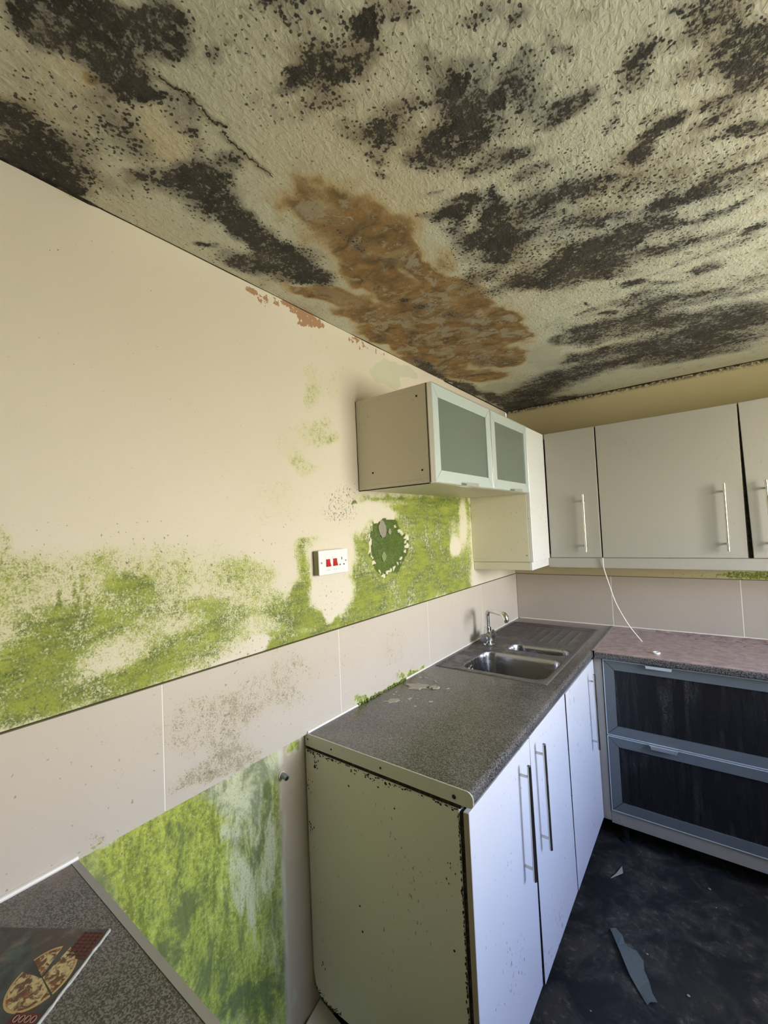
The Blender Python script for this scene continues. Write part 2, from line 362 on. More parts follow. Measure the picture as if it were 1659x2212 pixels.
def m_debris(name, c1, c2):
    n = N(name); return n.done(n.mix(n.noise(60, 4), c1, c2), .85, normal=n.bump(n.noise(90, 4), .4, .001))
M['flake'] = m_debris('fallen_plaster', (.52, .47, .38), (.36, .32, .25)); M['shard'] = m_debris('torn_lino', (.15, .18, .16), (.10, .125, .115)); M['pinkdust'] = m_debris('pink_plaster_dust', (.44, .33, .33), (.30, .2, .18))
M['crack'] = m_simple('crack_shadowed_gap', (.05, .04, .025), .9)
M['upvc'] = m_simple('white_window_frame', (.8, .8, .8), .3)
def m_pane():
    n = N('window_pane'); t = n.t; tr = t.nodes.new('ShaderNodeBsdfTransparent'); gl = t.nodes.new('ShaderNodeBsdfGlossy'); gl.inputs['Roughness'].default_value = .02
    mx = t.nodes.new('ShaderNodeMixShader'); mx.inputs[0].default_value = .06; t.links.new(tr.outputs[0], mx.inputs[1]); t.links.new(gl.outputs[0], mx.inputs[2])
    t.links.new(mx.outputs[0], t.nodes['Material Output'].inputs[0]); return n.m
M['pane'] = m_pane()

# ---------------------------------------------------------------- stain maps: [u, v, 2x2 inverse axes, weight] ellipses on the real surfaces
BL={
'CK':[[0.987,-1.76,2.83,-0.17,-0.27,4.74,0.3],[0.838,-1.574,3.24,0.34,-2.0,7.35,0.35],[1.041,-1.028,2.75,-0.03,-1.72,7.5,0.35],[0.696,-2.293,7.07,1.92,-3.07,9.24,0.22],[0.593,-2.552,4.33,5.78,-20.36,25.0,0.2],[1.416,-1.865,22.01,-9.76,6.22,34.88,0.5],[1.291,-2.136,32.63,-12.68,-14.65,53.75,0.5],[1.625,-1.573,18.57,-8.27,-0.95,15.89,0.65],[1.446,-2.039,26.06,-10.59,-33.84,59.24,0.5],[1.675,-1.74,23.9,-12.77,-4.0,22.6,0.95],[1.623,-1.884,37.65,-18.45,-46.88,77.09,0.5],[1.646,-1.373,16.59,-6.28,-6.94,24.84,0.5],[1.448,-1.947,41.69,-16.76,-11.96,27.45,0.65],[2.058,-0.612,18.4,-8.12,5.06,10.3,0.5],[1.812,-1.085,19.79,-7.57,-9.54,18.4,0.95],[1.92,-1.2,17.88,-9.02,0.63,12.62,0.8],[1.47,-1.994,41.52,-19.08,-25.47,68.72,0.8],[1.723,-1.627,22.2,-12.32,7.24,22.72,0.65],[1.567,-1.571,21.02,-7.43,-19.52,38.71,0.65],[1.453,-1.937,50.58,-23.82,-2.44,31.81,0.65],[1.368,-2.131,29.63,-13.64,-15.11,53.32,0.8],[2.414,-0.01,10.53,-4.85,1.81,5.2,0.95],[1.311,-2.102,46.51,-13.56,-33.71,59.38,0.65],[1.4,-2.061,56.75,-26.98,-6.02,34.86,0.65],[1.677,-1.588,27.95,-13.78,1.39,27.76,0.95],[1.553,-1.709,35.89,-16.9,6.62,35.67,0.5],[1.26,-2.19,43.97,-19.8,-2.8,39.33,0.95],[1.627,-1.859,53.34,-33.59,20.44,25.73,0.65],[1.495,-1.786,33.76,-15.0,-0.01,23.13,0.8],[1.41,-2.113,29.09,-16.68,6.66,47.36,0.5],[2.285,-0.415,17.85,-9.15,10.93,2.79,0.95],[1.474,-1.999,49.01,-22.17,-24.12,55.76,0.65],[1.957,-0.69,10.95,-4.72,8.1,6.74,0.5],[1.389,-1.648,14.58,-3.79,-12.48,29.17,0.95],[1.864,-0.991,23.5,-9.98,0.63,6.74,0.95],[1.536,-1.682,25.85,-12.13,13.6,32.6,0.5],[1.474,-2.004,46.28,-19.72,-31.31,57.85,0.5],[1.919,-1.176,35.01,-16.21,-7.08,14.21,0.95],[1.512,-1.984,27.4,-13.68,-18.46,53.93,0.65],[0.597,-2.695,10.78,17.05,-24.07,34.05,0.5],[0.523,-2.703,5.86,25.22,-46.65,41.6,0.95],[0.601,-2.8,-2.65,63.29,-36.14,24.25,0.8],[1.077,-2.411,14.87,8.5,-54.62,51.08,0.8],[0.971,-2.574,18.55,27.99,-53.59,49.54,0.95],[0.89,-2.564,12.94,27.67,-55.77,45.58,0.95],[1.101,-2.292,13.79,10.05,-43.34,32.52,0.65],[0.753,-2.568,10.42,12.48,-50.95,57.25,0.65],[0.378,-2.886,9.43,25.65,-27.95,50.4,0.8],[0.662,-2.76,7.0,22.6,-51.69,58.26,0.95],[0.593,-2.779,-6.05,43.9,-49.26,18.36,0.95],[0.642,-2.791,1.34,28.54,-63.71,53.6,0.95],[1.067,-2.499,57.48,-12.57,-31.36,63.78,0.65],[1.034,-2.32,21.13,-0.72,-33.85,62.52,0.5],[0.929,-2.579,33.42,1.29,-53.69,102.14,0.95],[0.793,-2.653,14.93,41.72,-70.72,63.9,0.5],[0.746,-2.773,6.59,64.29,-90.23,82.94,0.5],[1.088,-2.439,53.88,4.18,-45.97,60.38,0.8],[1.02,-2.441,6.17,21.49,-90.39,54.06,0.5],[1.177,-2.177,25.07,-3.86,-16.95,28.74,0.65],[0.592,-2.768,23.36,18.58,-26.74,55.42,0.5],[0.865,-2.619,37.6,17.91,-45.74,68.33,0.8],[1.037,-2.491,54.38,-11.87,-43.52,100.44,0.65],[1.098,-2.452,29.29,3.76,-54.8,67.86,0.95],[0.379,-2.85,13.77,35.75,-38.88,68.27,0.65],[0.706,-2.747,14.99,17.46,-57.13,86.72,0.65],[1.028,-2.395,35.99,13.04,-34.18,37.34,0.95],[1.077,-2.357,16.83,9.13,-37.71,33.7,0.65],[0.678,-2.751,7.75,23.02,-66.5,75.03,0.95],[0.899,-2.464,12.26,9.05,-29.11,30.6,0.65],[1.054,-1.256,2.72,-0.08,-0.91,4.78,0.25],[0.877,-1.748,3.78,0.13,-0.63,5.33,0.25],[0.865,-2.165,9.98,0.64,-3.16,10.5,0.3],[0.121,-2.696,-0.45,9.73,-12.23,-2.5,0.35],[0.633,-2.45,9.43,1.98,-3.74,17.19,0.25],[1.103,-0.597,3.05,-0.09,-0.74,3.91,0.5],[0.384,-2.738,1.7,15.27,-19.49,13.89,1.0],[0.354,-2.747,-1.29,26.48,-20.69,4.5,1.0],[0.376,-2.705,-1.64,17.92,-22.03,-0.36,0.95],[0.356,-2.653,-1.63,22.94,-25.07,-2.44,0.95],[0.372,-2.673,-2.27,26.07,-23.34,-1.9,0.95],[0.467,-2.655,11.1,24.04,-20.55,25.23,0.5],[0.453,-2.641,1.36,30.03,-33.46,9.64,0.55],[0.458,-2.629,16.67,33.85,-31.83,38.97,0.55],[0.489,-2.637,28.02,55.73,-17.09,21.02,0.35],[0.443,-2.697,6.12,15.86,-27.17,33.44,0.85],[0.486,-2.67,13.62,30.15,-36.76,45.25,0.6],[0.137,-2.755,-3.4,39.44,-35.92,-7.13,1.0],[0.106,-2.721,-1.25,20.2,-20.95,-4.74,0.6],[0.043,-2.721,-0.47,22.15,-27.02,-2.59,0.85],[0.024,-2.671,0.45,15.55,-31.53,-1.0,1.0],[0.01,-2.625,2.82,33.8,-49.32,3.51,1.0],[0.098,-2.675,-0.51,16.35,-17.48,-3.91,0.6],[0.147,-2.634,0.95,23.65,-18.05,0.12,0.42],[0.104,-2.612,0.24,21.99,-26.86,-5.48,0.5],[0.027,-2.706,0.08,18.67,-40.8,-1.23,0.9],[0.243,-2.76,-4.53,32.64,-23.02,-6.04,0.35],[0.236,-2.707,-4.17,28.44,-42.47,-18.57,0.4],[0.261,-2.635,-1.18,21.84,-21.26,-4.34,0.45],[0.253,-2.6,-0.83,28.33,-23.29,-4.79,0.5],[0.235,-2.575,12.22,28.32,-24.29,29.09,0.35],[0.378,-2.556,0.03,23.81,-23.59,-1.51,0.45],[0.358,-2.531,33.08,59.69,-47.68,57.5,0.9],[0.363,-2.607,20.25,21.35,-35.6,87.76,0.75],[0.389,-2.575,3.02,29.66,-38.63,8.34,0.4],[0.357,-2.612,23.26,35.98,-55.69,95.82,0.7],[0.321,-2.496,22.84,39.97,-17.02,20.37,0.55],[0.194,-2.548,14.72,24.65,-32.75,59.2,0.7],[0.152,-2.547,31.87,75.21,-21.61,25.69,0.6],[0.175,-2.52,6.59,28.96,-29.1,10.19,0.5],[0.139,-2.533,12.65,29.29,-16.64,19.71,0.35],[0.266,-2.443,4.44,14.08,-17.4,6.75,0.95],[0.276,-2.459,6.47,17.69,-26.01,14.6,1.0],[0.357,-2.445,21.86,17.88,-23.62,68.22,0.62],[0.366,-2.429,30.74,44.53,-37.7,44.99,0.65],[0.208,-2.475,7.8,23.67,-24.33,12.94,0.6],[0.193,-2.434,2.84,14.77,-25.76,1.06,0.65],[0.224,-2.37,1.01,15.41,-22.41,-6.91,1.0],[0.214,-2.337,0.4,19.02,-26.27,-11.07,1.0],[0.198,-2.285,1.57,13.43,-22.24,-6.86,1.0],[0.185,-2.224,3.06,10.8,-20.2,-1.78,0.95],[0.181,-2.147,4.19,9.75,-22.96,1.69,0.8],[0.073,-2.227,5.89,11.96,-20.54,8.5,0.8],[0.086,-2.172,6.05,11.18,-22.07,9.03,0.92],[0.176,-2.013,10.06,13.92,-27.14,11.38,0.8],[0.132,-2.069,11.77,13.33,-19.2,21.78,0.7],[0.043,-2.245,19.74,30.14,-37.88,43.38,0.7],[0.056,-2.331,16.81,32.3,-62.96,54.6,0.95],[0.084,-2.307,56.0,90.11,-85.03,98.33,0.9],[0.605,-2.573,29.45,40.58,-72.77,89.6,0.5],[0.62,-2.559,36.37,47.02,-60.41,74.5,0.68],[0.636,-2.536,20.76,24.64,-26.51,32.6,0.5],[0.665,-2.531,14.09,15.59,-55.36,68.23,0.45],[0.71,-2.488,17.6,16.14,-54.23,66.79,0.35],[0.623,-2.465,22.91,0.51,-1.99,28.71,0.7],[0.565,-2.464,38.72,20.68,-27.88,73.08,0.92],[0.609,-2.465,40.59,5.64,-14.49,100.37,0.85],[0.539,-2.462,31.5,37.93,-63.95,77.64,0.7],[0.625,-2.437,16.15,6.92,-15.01,39.42,0.58],[0.658,-2.42,25.21,1.92,-6.35,53.46,0.6],[0.695,-2.427,25.09,21.09,-26.28,32.14,0.5],[0.594,-2.406,21.2,20.92,-29.99,36.33,0.5],[0.549,-2.403,19.8,21.04,-27.87,33.63,0.5],[0.482,-2.453,20.76,19.36,-27.84,49.25,0.35],[0.481,-2.499,28.86,40.94,-50.33,61.01,0.3],[0.502,-2.578,8.87,80.84,-64.75,20.4,0.6],[0.542,-2.578,65.62,101.95,-122.78,151.22,0.5],[0.721,-2.457,41.16,-7.3,0.68,42.42,1.0],[0.698,-2.454,55.03,6.91,-22.66,99.39,0.9],[0.747,-2.458,79.75,63.04,-33.78,41.61,1.0],[0.729,-2.439,89.26,71.16,-55.74,68.52,1.0],[0.77,-2.439,26.44,11.74,-34.53,58.14,0.6],[0.774,-2.421,38.3,26.36,-52.02,63.95,0.4],[0.595,-2.33,25.09,10.25,-13.13,39.37,0.5],[0.637,-2.287,25.87,8.77,-10.18,31.59,0.72],[0.646,-2.298,34.11,14.51,-25.66,58.82,0.85],[0.597,-2.258,27.07,21.06,-26.2,31.33,0.45],[0.579,-2.251,35.94,28.63,-34.78,41.48,0.5],[0.561,-2.203,54.24,41.8,-41.87,49.73,0.8],[0.728,-2.177,12.96,2.3,-4.9,20.29,1.0],[0.763,-2.194,22.13,3.82,-7.53,25.07,1.0],[0.658,-2.2,34.36,22.05,-28.33,33.87,0.7],[0.788,-2.257,35.98,8.47,-9.86,22.27,0.95],[0.76,-2.263,35.8,1.38,-5.55,47.84,0.8],[0.804,-2.275,78.77,39.46,-33.39,40.67,0.9],[0.816,-2.3,40.85,20.48,-30.69,37.46,0.6],[0.782,-2.351,44.73,26.69,-45.28,55.37,0.48],[0.788,-2.314,36.76,20.37,-46.91,57.26,0.35],[0.863,-2.207,32.66,0.04,-6.33,31.26,1.0],[0.841,-2.208,61.93,25.29,-41.28,50.09,1.0],[0.892,-2.17,36.9,3.7,-13.09,30.48,0.75],[0.891,-2.229,33.82,6.18,-24.47,43.22,0.55],[0.907,-2.239,63.39,21.25,-58.61,71.65,0.6],[0.859,-2.283,41.81,-5.57,-2.12,74.3,0.66],[0.833,-2.271,70.78,-2.63,-10.43,81.62,0.6],[0.816,-2.228,75.16,20.6,-19.44,34.82,0.85],[0.806,-2.202,75.44,34.04,-58.19,70.34,0.8],[0.728,-2.301,28.37,26.01,-45.56,39.27,0.5],[0.679,-2.313,23.28,16.76,-32.41,39.18,0.42],[0.704,-2.304,32.09,21.56,-36.37,44.02,0.35],[0.828,-2.153,35.18,13.96,-26.39,31.81,0.5],[0.821,-2.071,28.14,2.78,-12.91,50.78,0.4],[0.773,-2.081,17.97,1.49,-5.26,41.89,0.55],[0.801,-2.072,21.96,2.58,-9.49,37.56,0.5],[0.712,-2.092,29.12,14.58,-42.51,50.53,0.4],[0.725,-2.072,33.27,6.26,-12.32,50.37,0.4],[0.908,-2.307,41.87,-4.94,-10.62,66.75,0.52],[0.895,-2.314,66.1,-7.03,-12.06,74.3,0.5],[0.89,-2.338,18.87,12.85,-63.82,59.51,0.45],[0.919,-2.318,92.37,32.94,-71.1,87.6,0.6],[0.871,-2.364,52.82,24.43,-72.63,89.5,0.5],[0.95,-2.231,67.67,18.51,-37.13,45.5,0.4],[0.953,-2.215,67.02,17.64,-75.07,91.93,0.6],[1.002,-2.244,75.02,15.41,-86.99,107.19,0.3],[0.95,-2.121,35.75,-2.88,-10.9,67.12,0.78],[0.938,-2.092,30.46,-3.74,-0.4,43.43,0.62],[0.915,-2.087,32.98,-3.38,-0.25,52.83,0.75],[0.931,-2.116,27.67,-1.73,-4.8,30.49,0.4],[1.056,-2.11,39.86,-9.13,-1.04,44.8,0.6],[1.052,-2.102,32.92,-7.36,-0.9,53.65,0.66],[1.046,-2.081,39.74,-8.53,-0.09,76.71,0.6],[1.084,-2.117,35.19,-7.2,-9.24,53.07,0.52],[1.078,-2.157,97.71,8.94,-54.55,66.97,0.5],[1.118,-2.164,90.97,-27.25,-6.75,98.22,0.65],[1.119,-2.031,36.84,-6.41,-14.26,52.38,0.58],[1.146,-1.994,49.13,0.34,-55.81,67.93,0.48],[1.128,-2.091,36.13,-6.92,-18.19,60.04,0.58],[1.14,-2.106,63.84,-19.36,-1.52,70.07,0.6],[1.179,-2.055,27.08,-9.95,1.87,9.1,0.72],[1.197,-2.007,26.09,-9.59,5.16,19.7,0.95],[1.226,-1.944,35.43,-11.74,3.22,26.31,0.9],[1.158,-2.116,31.27,-0.23,-34.38,42.3,0.6],[1.219,-2.042,49.96,-3.57,-17.67,21.7,0.55],[1.188,-1.995,15.78,7.67,-68.74,41.5,0.75],[1.098,-1.929,34.21,-8.75,9.49,40.63,1.0],[1.071,-1.916,72.47,5.58,-43.47,52.26,0.95],[1.035,-1.884,31.76,-5.02,3.91,49.18,1.0],[1.06,-1.9,99.79,8.57,-58.37,70.12,0.95],[1.069,-1.978,64.94,-20.15,34.9,77.48,0.66],[0.995,-1.916,158.85,23.78,-91.5,109.6,0.8],[1.0,-2.004,54.03,-3.53,-27.71,113.33,0.5],[1.169,-1.924,33.07,-9.33,8.87,66.55,0.75],[1.185,-1.894,52.27,-15.07,14.05,87.25,0.6],[1.152,-1.871,38.43,-9.98,10.53,59.73,0.74],[1.187,-1.819,36.35,-8.57,1.26,71.15,0.62],[1.221,-1.814,30.18,-6.71,-13.12,75.71,0.6],[1.242,-1.813,47.25,-3.68,-53.73,64.75,0.5],[1.005,-2.061,57.74,9.32,-55.26,66.94,0.5],[1.23,-1.69,27.0,-6.59,6.36,58.65,0.75],[1.177,-1.749,26.6,-6.78,10.94,38.4,0.45],[1.149,-1.689,18.53,-3.52,3.74,36.08,0.74],[1.111,-1.665,19.12,-2.38,-3.16,35.17,0.82],[1.079,-1.654,16.51,-1.08,-12.28,43.91,0.88],[1.205,-1.645,20.93,-4.62,5.59,40.42,0.58],[1.26,-1.586,39.51,-3.08,-38.27,45.34,0.5],[1.191,-1.546,18.96,-3.14,-1.75,54.23,0.52],[1.038,-1.774,19.23,-1.57,-4.27,30.77,0.4],[1.004,-1.811,32.77,-3.34,1.63,80.79,0.5],[0.957,-1.869,31.47,-0.73,-10.75,60.66,0.55],[0.64,-2.005,20.59,5.19,-6.55,31.29,1.0],[0.649,-1.966,30.43,1.74,8.8,46.0,0.7],[0.619,-1.935,36.9,9.41,-8.66,48.2,0.6],[0.574,-2.037,35.61,16.38,-29.84,59.98,0.55],[0.668,-2.004,36.1,18.1,-35.4,41.64,0.88],[0.732,-1.986,44.31,-8.53,27.86,47.28,0.8],[0.743,-1.968,65.3,26.69,-36.67,43.16,0.7],[0.622,-2.104,65.66,40.16,-51.75,61.22,0.6],[0.645,-2.084,89.11,50.88,-66.46,78.58,0.75],[0.714,-1.899,24.42,4.18,-2.43,14.11,0.95],[0.683,-1.806,12.7,4.36,-8.91,13.64,0.95],[0.646,-1.863,33.09,15.11,-19.13,22.18,0.85],[0.599,-1.866,31.58,15.83,-14.98,17.31,0.4],[0.66,-1.73,19.87,7.89,-29.72,34.08,0.8],[0.744,-1.792,20.63,4.87,-12.95,27.74,0.68],[0.837,-1.992,22.66,0.54,-3.45,42.53,0.6],[0.841,-1.892,18.4,0.33,-0.84,32.37,0.74],[0.798,-1.881,15.86,1.62,-4.7,27.61,0.65],[0.892,-1.86,26.06,0.71,-6.01,35.72,0.6],[0.891,-1.898,21.43,0.62,-7.02,37.87,0.6],[0.797,-1.839,18.28,2.73,-15.96,50.98,0.6],[0.858,-1.765,26.81,1.34,-5.01,40.5,0.62],[0.911,-1.852,24.92,1.49,-9.34,28.42,0.72],[0.933,-1.718,24.39,0.92,-13.67,47.54,0.7],[0.897,-1.706,36.13,7.29,-72.75,84.79,0.7],[0.977,-1.861,41.83,6.66,-61.72,73.34,0.6],[1.181,-1.548,24.51,-4.25,3.11,53.24,0.62],[1.127,-1.553,17.68,-1.5,-15.77,54.3,0.62],[1.044,-1.599,16.8,-0.65,-8.01,31.1,0.56],[0.986,-1.616,24.03,-0.01,-6.9,26.74,0.68],[0.901,-1.591,12.38,0.89,-7.38,22.94,1.0],[0.935,-1.589,17.95,0.6,-5.43,22.18,0.85],[0.859,-1.556,9.6,0.94,-4.67,15.13,0.82],[0.914,-1.456,16.26,0.71,-5.15,25.74,0.78],[0.798,-1.531,12.6,2.01,-7.81,18.52,0.82],[0.863,-1.427,16.53,2.44,-19.12,30.05,0.82],[0.677,-1.56,13.53,3.91,-12.01,18.85,0.95],[0.744,-1.476,14.89,4.07,-17.34,19.6,0.8],[0.558,-1.687,16.05,4.07,-2.11,26.72,0.72],[0.573,-1.572,16.1,4.36,-6.18,28.83,0.5],[1.033,-1.46,15.05,-0.12,-12.29,36.11,0.66],[1.089,-1.463,13.64,-0.59,-13.05,37.71,0.5],[1.155,-1.45,16.91,-1.73,-10.31,47.95,0.45],[1.258,-1.389,25.67,-4.86,2.6,51.64,0.9],[1.2,-1.338,16.36,-2.47,3.55,47.09,0.55],[1.279,-1.246,49.53,-7.84,-9.56,63.75,0.5],[1.148,-1.241,23.14,-2.29,-1.37,36.56,0.88],[1.04,-1.329,16.9,-0.84,-2.35,102.5,0.55],[0.955,-1.308,40.96,4.87,-40.58,45.91,0.95],[1.023,-1.243,19.64,0.2,-21.31,55.7,0.62],[1.282,-1.058,35.19,-5.13,-4.13,51.34,0.5],[1.099,-1.388,87.4,3.01,-75.29,86.62,0.7],[0.795,-1.267,57.9,12.14,-41.17,45.94,1.0],[0.797,-1.211,21.78,1.73,2.01,81.96,0.7],[0.837,-1.129,31.69,4.38,-22.12,35.97,0.95],[0.941,-1.192,14.37,0.6,-6.08,22.94,0.62],[1.111,-1.061,10.91,-0.38,-14.18,40.29,0.75],[1.017,-1.099,12.12,0.02,-6.53,26.51,0.72],[0.752,-1.04,9.79,1.11,-1.25,20.3,0.88],[0.911,-1.012,9.22,0.49,-5.05,23.15,0.74],[0.961,-1.064,11.43,0.34,-6.56,28.01,0.7],[0.898,-0.906,5.08,0.34,-3.58,11.68,0.58],[1.03,-0.862,7.28,-0.03,-2.97,15.94,0.66],[1.193,-0.979,7.81,-0.65,-7.45,32.97,0.6],[1.214,-0.836,6.68,-0.52,-6.38,20.44,0.52],[1.275,-0.781,12.43,-1.27,-6.77,22.23,0.78],[1.198,-0.709,6.22,-0.47,-2.11,13.74,0.8],[1.017,-0.632,4.52,0.01,-1.17,9.18,0.86],[1.107,-0.452,4.12,-0.14,-0.89,10.72,0.92],[1.283,-0.631,9.95,-0.99,-3.68,13.46,0.86],[1.104,-0.312,4.96,-0.11,-3.54,17.94,0.8],[0.714,-0.719,4.61,0.6,-2.08,15.03,0.76],[0.821,-0.508,6.26,0.49,-1.51,16.59,0.66],[0.617,-1.004,28.3,7.71,-14.59,15.71,0.9],[0.571,-0.519,4.39,0.77,-0.61,6.89,0.84],[0.344,-0.357,4.7,1.17,-0.28,5.83,0.9],[0.189,-0.199,6.7,2.16,-3.02,5.68,1.0],[0.386,-0.027,5.88,1.27,-1.46,12.07,0.88],[0.673,-0.728,9.94,1.31,0.58,16.98,0.62],[0.715,-0.925,13.63,2.09,-4.36,14.56,0.82],[0.041,-1.137,9.71,8.52,-26.15,1.15,1.0],[0.017,-0.683,8.99,6.26,-24.42,0.74,0.9],[0.06,-0.58,6.77,4.36,-27.12,1.14,0.95],[0.069,-0.364,6.98,3.78,-18.0,2.18,1.0],[0.021,-0.957,6.82,5.63,-41.91,0.07,0.9],[0.314,-1.744,24.34,15.01,-35.46,55.93,0.8],[0.321,-1.667,23.19,14.77,-34.72,38.62,0.75],[0.393,-1.517,23.45,12.25,-27.34,30.2,0.7],[0.384,-1.623,52.91,30.17,-52.47,58.39,0.6],[0.225,-2.129,4.84,11.23,-26.55,1.41,0.55],[0.375,-2.085,5.72,10.9,-33.22,4.74,0.4],[0.366,-2.044,9.78,20.74,-75.31,2.88,0.6],[0.19,-2.027,16.47,16.79,-38.64,43.88,0.8],[0.2,-1.986,16.5,15.96,-32.57,36.88,0.6],[0.307,-0.989,10.52,4.49,-11.97,12.58,0.45],[0.133,-0.028,5.29,1.64,-2.9,10.89,1.0]],
'CO':[[0.37,-1.859,1.61,2.59,-5.96,0.21,0.42],[0.324,-1.319,2.87,1.72,-2.89,1.54,0.55],[0.415,-2.166,3.11,5.58,-10.53,3.01,0.35],[0.347,-2.245,8.36,15.76,-23.79,9.29,0.85],[0.428,-2.245,7.34,11.0,-27.74,15.95,0.5],[0.475,-2.166,5.73,11.49,-23.72,5.08,0.45],[0.399,-2.113,4.47,7.45,-14.83,3.98,0.42],[0.463,-2.046,4.79,11.59,-19.76,0.32,0.75],[0.444,-1.941,4.67,9.52,-28.73,0.08,0.85],[0.338,-1.981,4.27,6.23,-16.79,3.66,0.6],[0.304,-2.121,5.26,11.3,-19.04,1.94,0.3],[0.084,-2.007,7.43,11.02,-29.1,11.09,0.75],[0.166,-1.895,5.69,6.95,-19.19,7.61,0.75],[0.321,-1.868,5.22,5.99,-15.13,4.75,0.7],[0.458,-1.781,6.95,9.43,-25.16,2.09,0.8],[0.363,-1.68,5.68,4.7,-11.58,5.05,0.88],[0.486,-1.57,5.82,6.17,-22.74,2.0,0.9],[0.213,-1.636,4.74,3.99,-11.04,6.05,0.88],[0.335,-1.422,4.82,2.54,-5.64,6.15,0.95],[0.499,-1.325,8.66,5.22,-14.31,4.53,1.0],[0.122,-1.719,5.88,6.9,-18.25,3.86,0.75],[0.095,-1.469,3.76,3.65,-14.11,2.57,0.82],[0.257,-1.186,3.79,2.06,-6.09,4.38,0.95],[0.361,-0.977,8.84,3.2,-4.22,7.18,0.85],[0.08,-1.039,4.38,2.81,-10.78,4.69,0.88],[0.185,-0.826,5.82,2.62,-8.4,8.62,0.75],[0.042,-1.241,4.92,4.61,-20.97,0.96,0.7],[0.535,-2.008,5.0,13.69,-23.36,-0.24,0.3],[0.538,-1.836,6.6,10.64,-29.36,1.73,0.36],[0.307,-2.338,5.37,18.6,-48.53,5.83,0.12],[0.31,-2.696,-5.96,60.34,-69.26,-11.06,0.4],[0.305,-2.68,-7.61,87.15,-78.97,-12.79,0.45],[0.488,-1.167,16.49,6.07,-15.23,16.46,0.8]],
'CY':[[0.3,-2.56,1.8,17.02,-16.63,2.28,0.9],[0.535,-2.352,3.84,3.83,-4.13,4.96,0.5],[0.301,-2.713,2.33,7.69,-5.83,7.11,0.4],[0.648,-2.185,4.21,2.7,-4.54,5.42,0.45],[0.522,-2.075,5.02,8.21,-9.89,2.28,0.8],[0.5,-2.228,6.84,7.94,-20.06,15.27,0.8],[0.679,-1.515,5.38,1.75,-3.98,4.49,0.3],[-0.057,-2.505,0.65,4.11,-8.28,0.14,0.3]],
'CW':[[0.519,-0.85,10.26,2.44,-1.3,4.73,1.0],[0.186,-0.573,7.29,2.68,-4.08,8.5,1.0],[0.387,-1.633,33.26,19.0,-26.56,29.62,0.5],[0.151,-2.173,11.6,23.03,-37.94,10.47,0.4],[0.29,-2.352,6.47,23.62,-14.99,1.64,0.5],[0.333,-1.248,7.95,3.12,-16.27,48.32,0.5]],
